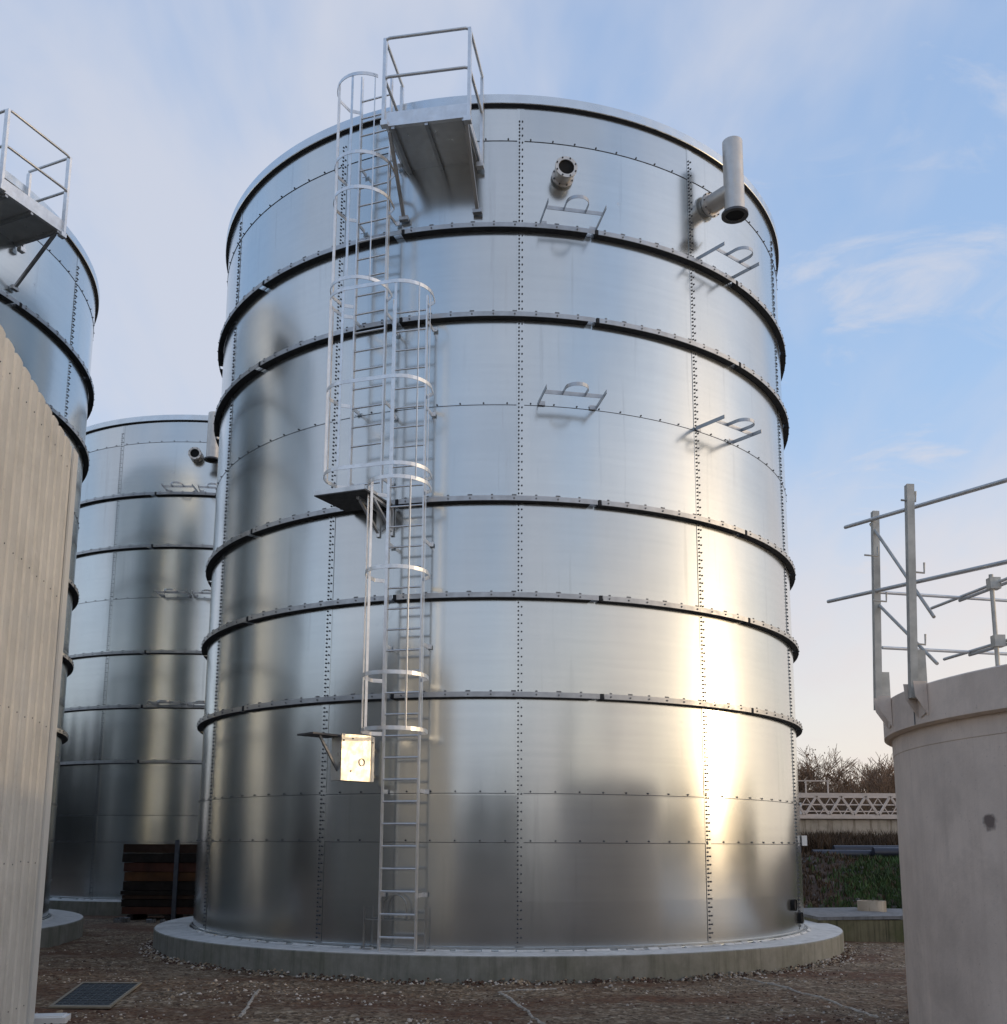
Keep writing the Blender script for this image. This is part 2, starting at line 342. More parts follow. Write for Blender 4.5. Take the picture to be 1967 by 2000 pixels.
def copy_tree(o, parent=None):
    c = o.copy(); C.objects.link(c); c.parent = parent
    for ch in list(o.children): copy_tree(ch, c)
    return c
def polar(r, phi, z=0.0): return Vector((r * sin(rad(phi)), -r * cos(rad(phi)), z))

# ------------------------------------------------------------------ ground
R = 5.131; SLAB = 0.315; SLAB_R = 5.72
MAIN = (-0.058, 18.2); LEFT = (-12.87, 16.65); BACK = (-8.1, 29.3)
g = MB()
def lines_(lo, hi, n, far=(500, 120, 60, 35)):
    return [-f for f in far] + [lo + (hi - lo) * k / n for k in range(n + 1)] + list(reversed(far))
gx, gy = lines_(-9.0, 9.5, 250), lines_(8.3, 21.0, 200)
def ground_z(x, y):
    e = min(1, max(0, min(x + 9, 9.5 - x, y - 8.3, 21 - y) / 0.8))
    return e * (0.022 * mnoise.noise(Vector((x * 1.1, y * 1.1, 0))) + 0.016 * mnoise.noise(Vector((x * 3.1, y * 3.9, 4))) + 0.010 * mnoise.noise(Vector((x * 8, y * 9, 9))))
W_ = len(gx)
g.add([(x, y, ground_z(x, y)) for y in gy for x in gx], [(q * W_ + k, q * W_ + k + 1, (q + 1) * W_ + k + 1, (q + 1) * W_ + k) for q in range(len(gy) - 1) for k in range(W_ - 1)], True)
tag(g.build('ground', M['ground']), kind='structure')

def pebbles(n, seed, smin, smax, clump=0.0):
    mb = MB(); rnd = random.Random(seed)
    for i in range(n):
        y = 9.3 + (rnd.random() ** 1.6) * 9.5
        x = rnd.uniform(-0.50 * y, 0.52 * y)
        if math.hypot(x - MAIN[0], y - MAIN[1]) < SLAB_R + 0.05: continue
        if math.hypot(x - LEFT[0], y - LEFT[1]) < SLAB_R + 0.05: continue
        if math.hypot(x - 6.0, y - 7.56) < 2.95: continue
        if -5.1 < x < -3.8 and 10.3 < y < 12.3: continue
        if clump and mnoise.noise(Vector((x * .45, y * 1.3, seed))) < clump * rnd.random() - .12: continue
        s = rnd.uniform(smin, smax) * (1.7 if rnd.random() < 0.06 else 1)
        a = rnd.uniform(0, 6.28); h = s * rnd.uniform(0.5, 0.9); z0 = ground_z(x, y) - 0.004
        pts = []
        for k in range(5):
            t = a + k * 1.2566 + rnd.uniform(-.25, .25); pts.append((x + cos(t) * s * rnd.uniform(.8, 1.25), y + sin(t) * s * rnd.uniform(.8, 1.25), z0))
        top = [(px * .45 + x * .55, py * .45 + y * .55, z0 + h * rnd.uniform(.8, 1.1)) for px, py, _ in pts]
        mb.cur = rnd.choice([0, 0, 1, 2])
        mb.add(pts + top, [(k, (k + 1) % 5, 5 + (k + 1) % 5, 5 + k) for k in range(5)] + [(5, 6, 7, 8, 9)])
    return mb
stones = [M['pebble'], plain('pale_stone', (0.50, 0.44, 0.37), 0.9, 0, 0.4, 2.0), plain('dark_clod', (0.075, 0.040, 0.025), 0.95, 0, 0.4, 2.0)]
tag(pebbles(16000, 3, 0.007, 0.020, 0.35).build('gravel', stones), kind='stuff')

def fringe():                                   # spilled gravel and soil along the foot of the near base
    mb = MB(); rnd = random.Random(77)
    for i in range(5200):
        ph = rnd.uniform(-100, 100); rr = SLAB_R + abs(rnd.gauss(0, 0.10)); q = polar(rr, ph); x, y = MAIN[0] + q.x, MAIN[1] + q.y
        if mnoise.noise(Vector((ph * .25, 0, 5))) < rnd.uniform(-.6, .35): continue
        s = rnd.uniform(.008, .026); z0 = ground_z(x, y) - .003 + max(0, .05 - (rr - SLAB_R) * .35) * rnd.random(); a = rnd.uniform(0, 6)
        pts = [(x + cos(a + k * 1.257) * s, y + sin(a + k * 1.257) * s, z0) for k in range(5)]
        top = [(p_[0] * .5 + x * .5, p_[1] * .5 + y * .5, z0 + s * rnd.uniform(.5, .9)) for p_ in pts]
        mb.cur = rnd.choice([0, 0, 1, 2, 2]); mb.add(pts + top, [(k, (k + 1) % 5, 5 + (k + 1) % 5, 5 + k) for k in range(5)] + [(5, 6, 7, 8, 9)])
    return mb
tag(fringe().build('gravel_fringe', stones), kind='stuff')

# ------------------------------------------------------------------ steel tanks
ZJ = [SLAB, 1.656, 2.28, 3.515, 4.84, 6.17, 7.57, 8.83, 10.18, 11.594, 12.15]   # sheet joints
RINGS = [3.515, 4.84, 6.17, 8.83, 10.18]
LAPS = [1.656, 2.28, 7.57, 11.594]
SEAMS = [2.85, 33.5, 64.5, 93.5, 122, 150, 178, 206, 234, 262, 301.2, 332.6]
JOINTS = [14.9, 44.0, 73, 102, 131, 160, 189, 218, 247, 281, 314.9, 344.3]
TOP = 12.15
def make_tank(label, loc, rz=0.0):
    t = thing('steel_tank', label, 'storage tank', loc, rz, 'galvanised steel storage tanks')
    b = MB()
    prof = []
    for i, (z0, z1) in enumerate(zip(ZJ[:-1], ZJ[1:])):     # each course laps 5 mm outside the one below
        b.lathe([(R + 0.000 + (0.003 if i % 2 else 0.0), z0), (R + (0.003 if i % 2 else 0.0), z1)], n=240)
    b.lathe([(R + 0.055, SLAB + 0.001), (R + 0.055, SLAB + 0.012), (R + 0.018, SLAB + 0.018), (R + 0.018, SLAB + 0.05), (R, SLAB + 0.055)], n=200)
    b.build('wall', M['sheet'], t)
    b = MB(); b.lathe([(R - 0.01, TOP + 0.02), (0.02, TOP + 0.02)], n=96); b.build('roof', M['sheet'], t)
    b = MB()      # rim: out-turned angle with upstand lip
    b.lathe([(R - 0.02, 12.150), (R + 0.060, 12.150), (R + 0.065, 12.160), (R + 0.065, 12.295), (R + 0.055, 12.300), (R + 0.050, 12.165), (R - 0.02, 12.165)], n=240, closed=True)
    b.cur = 1; b.lathe([(R + 0.004, 12.125), (R + 0.058, 12.147), (R + 0.058, 12.149), (R + 0.004, 12.149)], n=240, closed=True)  # near-black wedge holds the painted shade under the rim
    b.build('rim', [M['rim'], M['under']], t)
    for z in RINGS:
        b = MB()
        js = sorted(JOINTS)
        for a0, a1 in zip(js, js[1:] + [js[0] + 360]):
            g0, g1 = a0 - 0.1, a1 - 1.45
            nn = max(6, int((g1 - g0) / 1.5))
            # horizontal leaf, near-black to paint in its underside shade
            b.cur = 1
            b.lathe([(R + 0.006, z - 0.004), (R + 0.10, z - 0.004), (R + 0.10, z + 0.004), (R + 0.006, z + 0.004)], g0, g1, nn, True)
            # outer upstand
            b.cur = 0
            b.lathe([(R + 0.094, z + 0.0045), (R + 0.1015, z + 0.0045), (R + 0.1015, z + 0.072), (R + 0.094, z + 0.072)], g0 + 0.55, a1 - 0.25, nn, True)
            # wall leaf runs through the joint
            b.lathe([(R + 0.0045, z + 0.0045), (R + 0.012, z + 0.0045), (R + 0.012, z + 0.05), (R + 0.0045, z + 0.05)], a0 - 0.5, a1 - 0.6, nn, True)
            # splice block at the joint, hung a little higher
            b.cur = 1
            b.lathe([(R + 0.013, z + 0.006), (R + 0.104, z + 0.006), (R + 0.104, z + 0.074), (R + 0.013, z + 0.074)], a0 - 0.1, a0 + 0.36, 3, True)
            k = 9
            for i in range(k):
                a = g0 + (g1 - g0) * (i + 0.5) / k
                b.cur = 2
                q = polar(R + 0.1015, a, z + 0.036); b.bolt(q, polar(1, a), 0.013, 0.012)
                b.lathe([(R + 0.092, z + 0.073), (R + 0.1035, z + 0.073), (R + 0.1035, z + 0.090), (R + 0.092, z + 0.090)], a - (0.34 if i % 2 else 0.16), a + (0.34 if i % 2 else 0.16), 2, True)
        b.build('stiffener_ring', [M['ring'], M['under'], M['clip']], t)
    for ph in SEAMS:
        b = MB()
        b.lathe([(R + 0.0042, SLAB + 0.06), (R + 0.0075, SLAB + 0.06), (R + 0.0075, 12.12), (R + 0.0042, 12.12)], ph - 0.42, ph + 0.75, 3, True)
        b.cur = 1
        n1 = int((12.0 - SLAB - 0.1) / 0.056)
        for i in range(n1):
            z = SLAB + 0.11 + i * 0.056
            if any(-0.02 < z - q < 0.085 for q in RINGS): continue
            b.bolt(polar(R + 0.0075, ph - 0.06, z), polar(1, ph), 0.0135, 0.013, 5)
            if i % 2: b.bolt(polar(R + 0.0075, ph + 0.42, z), polar(1, ph), 0.0135, 0.013, 5)
        b.build('vertical_seam', [M['sheet'], M['bolt']], t)
    for z in LAPS:
        b = MB()
        b.lathe([(R + 0.004, z + 0.0), (R + 0.0066, z + 0.0), (R + 0.0066, z + 0.022), (R + 0.004, z + 0.022)], n=160, closed=True)
        b.cur = 1; b.lathe([(R + 0.0068, z - 0.003), (R + 0.0072, z - 0.003), (R + 0.0072, z + 0.005), (R + 0.0068, z + 0.005)], n=160, closed=True)
        for i in range(100):
            a = i * 3.6 + 1.0; b.bolt(polar(R + 0.0066, a, z + 0.024), polar(1, a), 0.013, 0.012)
        b.build('lap_seam', [M['sheet'], M['bolt']], t)
    return t
tank = make_tank('huge galvanised bolted steel tank filling the centre of the view, ladders up its front', (MAIN[0], MAIN[1], 0))
tank2 = copy_tree(tank); tank2.location = (LEFT[0], LEFT[1], 0); tank2.rotation_euler.z = rad(58.8)
tag(tank2, 'galvanised steel tank at the left edge, half hidden behind the beige corrugated building')
tank3 = copy_tree(tank); tank3.location = (BACK[0], BACK[1], 0); tank3.rotation_euler.z = rad(-21.35)
tag(tank3, 'farthest galvanised steel tank, seen in the gap left of the huge centre tank')

def nozzle(t, phi, z, length=0.26, r=0.128):
    n = polar(1, phi); tn = Vector((cos(rad(phi)), sin(rad(phi)), 0))
    p0, p1 = polar(R + 0.005, phi, z), polar(R + length, phi, z)
    b = MB(); b.tube([p0, p1], r, 24, False); b.tube([p1 + n * 0.002, p0], r * 0.88, 24, False)
    b.build('nozzle', M['stainless'], t); o = t.children[-1]
    for d, th in ((length - 0.024, 0.03), (0.035, 0.022)):
        f = MB(); a, c = p0 + n * d, p0 + n * (d + th)
        f.tube([a, c], r * 1.26, 28, False); f.disc(a, -n, r * 1.26, 28, r * 0.9); f.disc(c, n, r * 1.26, 28, r * 0.88)
        f.cur = 1
        for k in range(8):
            q = c + (tn * cos(k * pi / 4 + .39) + Vector((0, 0, 1)) * sin(k * pi / 4 + .39)) * r * 1.12
            f.bolt(q, n, 0.012, 0.014)
        f.build('flange', [M['stainless'], M['bolt']], o)
    f = MB(); f.disc(p0 + n * (length * 0.93), n, r * 0.875, 24); f.build('bore_shade_disc', M['black'], o)  # black disc painted in for the unlit inside of the pipe
    return o
def vent(t, phi, z, out_=0.52, r=0.15, zl=-0.42, zh=0.80, strap=True):
    n = polar(1, phi); p0 = polar(R + 0.005, phi, z); c = polar(R + out_, phi, z)
    b = MB(); b.tube([p0, c], r * 0.95, 24, False)
    b.tube([c + Vector((0, 0, zl)), c + Vector((0, 0, zh))], r, 32, False); b.tube([c + Vector((0, 0, zh)), c + Vector((0, 0, zl))], r * 0.93, 32, False)
    b.disc(c + Vector((0, 0, zh)), (0, 0, 1), r, 32, r * 0.93)
    o = b.build('vent_pipe', M['stainless'], t)
    f = MB()
    f.tube([p0 + n * 0.05, p0 + n * 0.085], r * 1.26, 28, True)
    f.cur = 1
    tn = Vector((cos(rad(phi)), sin(rad(phi)), 0))
    for k in range(10): f.bolt(p0 + n * 0.085 + (tn * cos(k * .628) + Vector((0, 0, 1)) * sin(k * .628)) * r * 1.2, n, 0.012, 0.018)
    f.build('wall_flange', [M['stainless'], M['bolt']], o)
    f = MB(); q = c + Vector((0, 0, zl))
    f.tube([q, q + Vector((0, 0, 0.035))], r * 1.32, 32, False); f.disc(q, (0, 0, -1), r * 1.32, 32, r * 0.93); f.disc(q + Vector((0, 0, .035)), (0, 0, 1), r * 1.32, 32, r)
    f.build('bottom_flange', M['dark_plate'], o)
    f = MB(); f.disc(c + Vector((0, 0, zl + 0.02)), (0, 0, -1), r * 0.925, 28); f.build('bore_shade_disc', M['black'], o)  # black disc near the open end, stands for the shade inside
    if strap:
        f = MB(); f.ribbon([c + tn * r * 0.9 + Vector((0, 0, zl + .05)), c + tn * (r + .06) - n * .05 + Vector((0, 0, zl + .02)), c + tn * (r + .12) - n * .14 + Vector((0, 0, zl + .12))], 0.035, 0.004)
        f.build('yellow_strap', M['yellow'], o)
    return o
nozzle(tank, 9.7, 11.05); vent(tank, 37.9, 11.3)
nozzle(tank3, 4.25 + 21.35, 11.2); vent(tank3, 9.2 + 21.35, 11.35, strap=False)
for ph, z in ((59.2, 0.76), (63.6, 0.55)):
    b = MB(); n = polar(1, ph)
    b.tube([polar(R + 0.004, ph, z), polar(R + 0.06, ph, z)], 0.085, 20, False); b.disc(polar(R + 0.045, ph, z), n, 0.085, 20)
    b.build('drain_stub', M['black'], tank)
b = MB(); b.box(polar(R + 0.05, 71.5, 1.72), (0.08, 0.10, 0.16)); b.build('junction_box', M['white'], tank)

def slab(label, c):
    t = thing('tank_foundation', label, 'foundation', (c[0], c[1], 0), 0, 'round concrete tank bases')
    b = MB(); b.lathe([(R - 0.3, SLAB), (SLAB_R - 0.012, SLAB)], n=160); b.cur = 1; b.lathe([(SLAB_R - 0.012, SLAB), (SLAB_R, SLAB - 0.012), (SLAB_R, -0.1)], n=160)
    b.build('slab', [M['slab'], M['slab_side']], t)
    f = MB(); rnd = random.Random(5)        # rough grout fillet at the foot of the wall
    for i in range(170):
        a = i * 360 / 170 + rnd.uniform(-.6, .6); s = rnd.uniform(0.02, 0.055)
        f.lathe([(R + 0.057, SLAB + 0.001), (R + 0.06 + s, SLAB + 0.002), (R + 0.058, SLAB + 0.012 + s * .3)], a, a + rnd.uniform(1.2, 2.6), 4, True, False)
    f.build('grout', M['slab'], t)
    return t
slab('round concrete base under the huge centre tank, its edge facing the viewer', MAIN)
slab('round concrete base of the left tank, a pale wedge showing beside the beige building', LEFT)
slab('dim concrete base under the farthest tank, behind the dark plank stack', BACK)

# ------------------------------------------------------------------ ladders with safety cages
OFF = 0.25
def on_tank(c, phi, off, z): q = polar(R + off, phi, z); return (c[0] + q.x, c[1] + q.y, q.z)
HW = 0.24; CR = 0.41
def hoop_pts(z, full=True, a_end=None):     # local: x right, -y outward, ladder plane y = 0
    pts = [(-HW, 0, z), (-CR + 0.03, -0.10, z)] + [(-CR * cos(rad(a)), -0.30 - CR * 1.02 * sin(rad(a)), z) for a in range(0, 181, 10)] + [(CR - 0.03, -0.10, z), (HW, 0, z)]
    return pts if full else pts[:a_end]
def make_ladder(label, phi, z0, z1, right_z1=None):
    t = thing('caged_ladder', label, 'ladder', on_tank(MAIN, phi, OFF, z0), rad(phi), 'caged ladders on the centre tank')
    for sx, zt in ((-1, z1), (1, right_z1 or z1)):
        b = MB(); b.box((sx * HW, 0, (zt - z0) / 2), (0.022, 0.055, zt - z0)); b.build('rail', M['ladder'], t)
    proto = None; z = 0.17
    while z < (right_z1 or z1) - z0 - 0.05:
        if proto is None:
            b = MB(); b.tube([(-HW, 0, 0), (HW, 0, 0)], 0.0135, 8); proto = b.build('rung', M['ladder'], t, (0, 0, z))
        else: inst(proto, t, (0, 0, z))
        z += 0.28
    return t
def standoffs(t, zs, z0):
    for z in zs:
        for sx in (-1, 1):
            b = MB(); b.box((sx * (HW + 0.018), OFF / 2 - 0.01, z - z0), (0.012, OFF - 0.05, 0.05)); b.box((sx * (HW + 0.04), OFF - 0.035, z - z0), (0.07, 0.012, 0.06)); b.build('wall_bracket', M['ladder'], t)
def hoops(t, zs, z0):
    for z in zs:
        b = MB(); b.ribbon(hoop_pts(z - z0), 0.05, 0.007); b.build('cage_hoop', M['ladder'], t)
def cage_bar(t, a, za, zb, z0, cx=0.0):
    b = MB(); x, y = cx - CR * 0.985 * cos(rad(a)), -0.30 - CR * 1.005 * sin(rad(a))
    b.box((x, y, (za + zb) / 2 - z0), (0.034, 0.007, zb - za), Matrix.Rotation(-(rad(a) - pi / 2), 3, 'Z')); b.build('cage_bar', M['ladder'], t)

low = make_ladder('lower caged ladder rising from the concrete base, right of the steel cabinet', -13.4, SLAB, 9.09)
standoffs(low, (1.0, 2.3, 4.2, 5.6, 7.45, 8.7), SLAB)
hoops(low, (3.03, 3.72, 5.06, 6.24), SLAB)
for a in (12, 50, 90, 130, 168): cage_bar(low, a, 3.02, 6.26, SLAB)
upp = make_ladder('upper caged ladder climbing from the small rest platform past the tank rim', -19.85, 6.28, 12.73, 12.62)
UZ = 6.28
standoffs(upp, (6.5, 7.6, 8.9, 10.4, 11.3), UZ)
hoops(upp, (9.09, 10.42, 10.95), UZ)
b = MB(); b.ribbon(hoop_pts(12.15 - UZ)[:17], 0.05, 0.007); b.build('cage_hoop', M['ladder'], upp)
for a in (8, 50, 90, 135): cage_bar(upp, a, 9.07, 12.16, UZ)
cage_bar(upp, 172, 9.07, 10.97, UZ)
# wide hoops that wrap both ladders; built in the upper ladder's frame
dphi = -13.4 + 19.85
rr_ = R + OFF; LX, LY = rr_ * sin(rad(dphi)), rr_ * (1 - cos(rad(dphi)))
def wide_pts(z):
    ca, sa = cos(rad(dphi)), sin(rad(dphi))
    tr = lambda x, y: (LX + x * ca - y * sa, LY + x * sa + y * ca, z)
    left = [(-HW, 0, z), (-CR + .03, -.10, z)] + [(-CR * cos(rad(a)), -0.30 - CR * 1.02 * sin(rad(a)), z) for a in range(0, 91, 10)]
    right = [tr(-CR * cos(rad(a)), -0.30 - CR * 1.02 * sin(rad(a))) for a in range(90, 181, 10)] + [tr(CR - .03, -.10), tr(HW, 0)]
    return left + right
for z in (8.93, 7.60, 6.42):
    b = MB(); b.ribbon(wide_pts(z - UZ), 0.05, 0.007); b.build('cage_hoop', M['ladder'], upp)
for a in (5, 42, 85): cage_bar(upp, a, 6.40, 8.95, UZ)
for a in (95, 140, 172): cage_bar(low, a, 6.24, 8.95, SLAB)

# ------------------------------------------------------------------ platforms
def make_platform(label, c, phi):
    # local origin at the wall under the deck: x right along the wall, -y outward
    ZD = 11.26
    t = thing('access_platform', label, 'platform', on_tank(c, phi, 0, ZD), rad(phi), 'railed access platforms on tank tops')
    hw, yo, yi = 0.565, -0.93, 0.06
    b = MB(); b.box((0, (yo + yi) / 2, 0.0), (2 * hw - 0.03, yi - yo - 0.03, 0.03)); b.build('deck', M['plate'], t)
    for x in (-hw + 0.10, 0.0, hw - 0.05):
        b = MB(); b.box((x, (yo + yi) / 2 - 0.02, -0.045), (0.045, yi - yo - 0.05, 0.055)); b.build('joist', M['ring'], t)
    b = MB(); b.box((0, yo, 0.075), (2 * hw + 0.02, 0.012, 0.21)); b.box((0, yo + 0.03, -0.022), (2 * hw, 0.05, 0.012)); b.build('toe_board', M['ladder'], t)
    for sx in (-1, 1):
        b = MB(); b.box((sx * hw, (yo + yi) / 2 + 0.01, 0.04), (0.012, yi - yo - 0.04, 0.13)); b.build('side_plate', M['ladder'], t)
    ph = 1.30
    for sx, y, zb, zt in ((-1, yo - 0.01, -0.04, ph), (1, yo - 0.01, -0.12, ph), (-1, -0.08, 0.0, ph - 0.04), (1, -0.06, -0.16, ph - 0.04)):
        b = MB(); b.box((sx * (hw + 0.028), y, (zb + zt) / 2), (0.042, 0.075, zt - zb)); b.box((sx * (hw + 0.01), y, zb + 0.04), (0.10, 0.09, 0.07)); b.build('post', M['ladder'], t)
    for z in (ph, 0.70):
        x = hw + 0.028; pts = [(-x, -0.05, z), (-x, yo + 0.05, z), (-x + 0.012, yo - 0.01, z), (-x + 0.06, yo - 0.03, z), (x - 0.06, yo - 0.03, z), (x - 0.012, yo - 0.01, z), (x, yo + 0.05, z), (x, -0.05, z)]
        b = MB(); b.tube(pts, 0.021, 10); b.build('handrail', M['rail'], t)
    for sx in (-1, 1):
        b = MB(); b.bar((sx * (hw - 0.03), yo + 0.10, -0.05), (sx * (hw - 0.03), -0.03, -0.80), 0.045, 0.045); b.box((sx * (hw - 0.03), -0.03, -0.81), (0.13, 0.07, 0.06)); b.build('brace', M['ring'], t)
    return t
plat = make_platform('railed steel platform at the top of the centre tank, beside the ladder head', MAIN, -9.7)
make_platform('railed steel platform on the left tank, cut by the left picture edge', LEFT, 66.6)

rp = thing('rest_platform', 'small dark rest platform halfway up, under the foot of the upper ladder', 'platform', on_tank(MAIN, -20.6, 0, 6.16), rad(-20.6))
b = MB()
P0 = [(-0.39, -0.80), (0.36, -0.80), (0.42, -0.12), (-0.30, -0.10)]
b.add([(x, y, z) for z in (-0.012, 0.012) for x, y in P0], [(3, 2, 1, 0), (4, 5, 6, 7), (0, 1, 5, 4), (1, 2, 6, 5), (2, 3, 7, 6), (3, 0, 4, 7)])
b.build('deck', M['dark_plate'], rp)
b = MB(); b.bar((-0.39, -0.80, 0.03), (0.36, -0.80, 0.03), 0.012, 0.06); b.build('toe_board', M['plate'], rp)
for x in (0.16, 0.36):
    b = MB(); b.bar((x, -0.62, -0.03), (x, -0.02, -0.03), 0.04, 0.035); b.bar((x, -0.55, -0.05), (x, -0.02, -0.34), 0.035, 0.035); b.box((x, -0.02, -0.2), (0.05, 0.03, 0.4)); b.build('bracket', M['ladder'], rp)

# folding guard cabinet by the lower ladder
cb = thing('steel_cabinet', 'bright pale steel cabinet with side shelf, fixed left of the lower ladder', 'cabinet', on_tank(MAIN, -18.0, 0.54, 2.41), rad(46))
b = MB(); prof = [(-0.29, 0.0), (0.17, 0.0), (0.205, 0.012), (0.235, 0.04), (0.25, 0.085), (0.255, 0.20)]
vs = [(x, y, z) for x, y in prof for z in (0.0, 0.585)]
b.add(vs, [(2 * i, 2 * i + 2, 2 * i + 3, 2 * i + 1) for i in range(5)], False); b.build('front_panel', M['bright_plate'], cb)
b = MB(); b.box((-0.02, 0.115, 0.29), (0.53, 0.20, 0.575)); b.build('body', M['plate'], cb)
b = MB()
for q in ((-0.12, 0.53), (-0.14, 0.12), (-0.26, 0.5), (0.2, 0.5)): b.bolt((q[0], -0.001, q[1]), (0, -1, 0), 0.012, 0.008)
b.build('bolt', M['bolt'], cb)
b = MB(); b.tube([(0.03 + 0.045 * cos(a * pi / 8), -0.006, 0.24 + 0.045 * sin(a * pi / 8)) for a in range(17)], 0.006, 6, False); b.build('ring_latch', M['stainless'], cb)
b = MB(); b.box((-0.46, 0.22, 0.56), (0.46, 0.34, 0.022)); b.build('shelf', M['dark_plate'], cb)
b = MB(); b.bar((-0.56, 0.10, 0.545), (-0.26, 0.09, 0.10), 0.026, 0.026); b.build('shelf_brace', M['clip'], cb)
b = MB(); cq = Matrix.Rotation(rad(-18.0 - 46), 3, 'Z')
for zz in (0.1, 0.45):
    a_ = Vector((0.05, 0.18, zz)); b.bar(a_, a_ + cq @ Vector((0, 0.36, 0)), 0.045, 0.045)
b.build('wall_bracket', M['plate'], cb)

# ------------------------------------------------------------------ pipe brackets on the wall
def make_bracket(label, loc, rz, w=0.82, group='bare pipe brackets on tank walls'):
    t = thing('pipe_bracket', label, 'pipe bracket', loc, rz, group)
    for sx in (-1, 1):
        b = MB(); b.box((sx * w / 2, -0.265, 0), (0.008, 0.53, 0.055)); b.box((sx * (w / 2 - 0.045), -0.009, 0), (0.10, 0.010, 0.06)); b.build('arm', M['ring'], t)
    b = MB(); b.box((0, -0.37, 0.0), (w - 0.02, 0.008, 0.055)); b.build('cross_bar', M['ring'], t)
    b = MB(); rr = 0.155
    pts = [(-rr, -0.375, 0.0), (-rr, -0.46, 0.0)] + [(-rr * cos(rad(a)), -0.53 - rr * sin(rad(a)), 0.0) for a in range(0, 181, 15)] + [(rr, -0.46, 0.0), (rr, -0.375, 0.0)]
    b.ribbon(pts, 0.05, 0.006); b.build('pipe_clip', M['ring'], t)
    return t
br = make_bracket('upper pipe bracket below the open flanged nozzle, left of its pair', on_tank(MAIN, 10.6, 0.006, 10.31), rad(10.6))
def more_bracket(label, c, phi, z, scale=1.0, group=None):
    o = copy_tree(br); o.location = on_tank(c, phi, 0.006, z); o.rotation_euler = (0, 0, rad(phi)); o.scale = (scale, scale, scale)
    tag(o, label); return o
more_bracket('upper right pipe bracket, just under the upright vent pipe', MAIN, 39.1, 10.31)
more_bracket('middle pipe bracket on the lap seam, left one of the lower pair', MAIN, 10.3, 7.60)
more_bracket('middle right pipe bracket crossing the bolted seam, lower of the right pair', MAIN, 37.9, 7.60)
lean = copy_tree(br); tag(lean, 'loose pipe bracket standing upright against the wall behind the ladder foot')
lean.location = on_tank(MAIN, -14.4, 0.10, SLAB + 0.001); lean.rotation_euler = (rad(-90), 0, rad(-14.4))
lean.scale = (1, 1, 1)
for phi, nm in ((0.8, 'left'), (9.8, 'right')):
    for z, row in ((10.30, 'top row just under the nozzle'), (7.62, 'middle row above the fourth ring'), (4.93, 'bottom row resting on a ring')):
        more_bracket('%s bracket of the farthest tank, %s' % (nm, row), BACK, phi, z, 0.9)

# ------------------------------------------------------------------ beige corrugated building at the left
B0 = Vector((-4.155, 9.33, 0)); BD = Vector((0.495, -2.62, 0)).normalized(); BN = Vector((-BD.y, BD.x, 0))   # BN points right, out of the wall
BN = Vector((0.9826, 0.1857, 0))
BH = 5.36; BL = 5.4
bld = thing('metal_building', 'beige corrugated metal building rising along the left picture edge', 'building', tuple(B0))
def rib_wall(o, d, n, length, h, pitch=0.235):
    b = MB(); xs = []
    k = int(length / pitch)
    prof = [(0.0, 0), (0.022, -0.028), (0.05, -0.028), (0.072, 0), (0.15, 0.004)]
    for i in range(k):
        for s, q in prof: xs.append((i * pitch + s, q))
    vs = []
    for s, q in xs: p_ = o + d * s + n * q; vs += [(p_.x, p_.y, 0.0), (p_.x, p_.y, h)]
    b.add(vs, [(2 * i, 2 * i + 2, 2 * i + 3, 2 * i + 1) for i in range(len(xs) - 1)])
    return b
zero = Vector((0, 0, 0))
rib_wall(BD * 0.16, BD, BN, BL, BH).build('side_wall', M['beige'], bld)
back_d = -BN
rib_wall(back_d * 0.16, back_d, -BD, 8.0, BH).build('end_wall', M['beige'], bld)
b = MB()
def quad_prism(b, o, d, n, s0, s1, q0, q1, z0, z1):
    P = [o + d * s + n * q for s, q in ((s0, q0), (s1, q0), (s1, q1), (s0, q1))]
    b.add([(p_.x, p_.y, z) for z in (z0, z1) for p_ in P], [(3, 2, 1, 0), (4, 5, 6, 7), (0, 1, 5, 4), (1, 2, 6, 5), (2, 3, 7, 6), (3, 0, 4, 7)])
quad_prism(b, zero, BD, BN, -0.012, 0.155, 0.004, 0.022, 0.02, BH - 0.02)
quad_prism(b, zero, back_d, -BD, -0.010, 0.155, 0.014, 0.05, 0.02, BH - 0.02)
b.build('corner_trim', M['beige_trim'], bld)
b = MB()
for zz in (0.25, 1.45, 2.65, 3.85, 5.1):
    for i in range(22):
        q = BD * (0.16 + 0.235 * i + 0.155) + BN * 0.004; b.bolt((q.x, q.y, zz + 0.01 * ((i * 7) % 3)), BN, 0.0065, 0.005)
b.build('fixing_screws', M['bolt'], bld)
b = MB(); quad_prism(b, zero, BD, BN, 0.1, BL, -8.0, -0.05, BH - 0.25, BH - 0.05); b.build('roof', M['beige'], bld)
ft = thing('concrete_footing', 'small pale concrete footing at the foot of the beige building corner', 'footing', (-4.19, 9.72, 0))
b = MB(); b.box((0.0, 0.02, 0.02), (0.36, 0.24, 0.06), Matrix.Rotation(rad(10.7), 3, 'Z')); b.box((0.0, 0.02, 0.055), (0.30, 0.18, 0.012), Matrix.Rotation(rad(10.7), 3, 'Z')); b.build('footing_block', M['white'], ft)

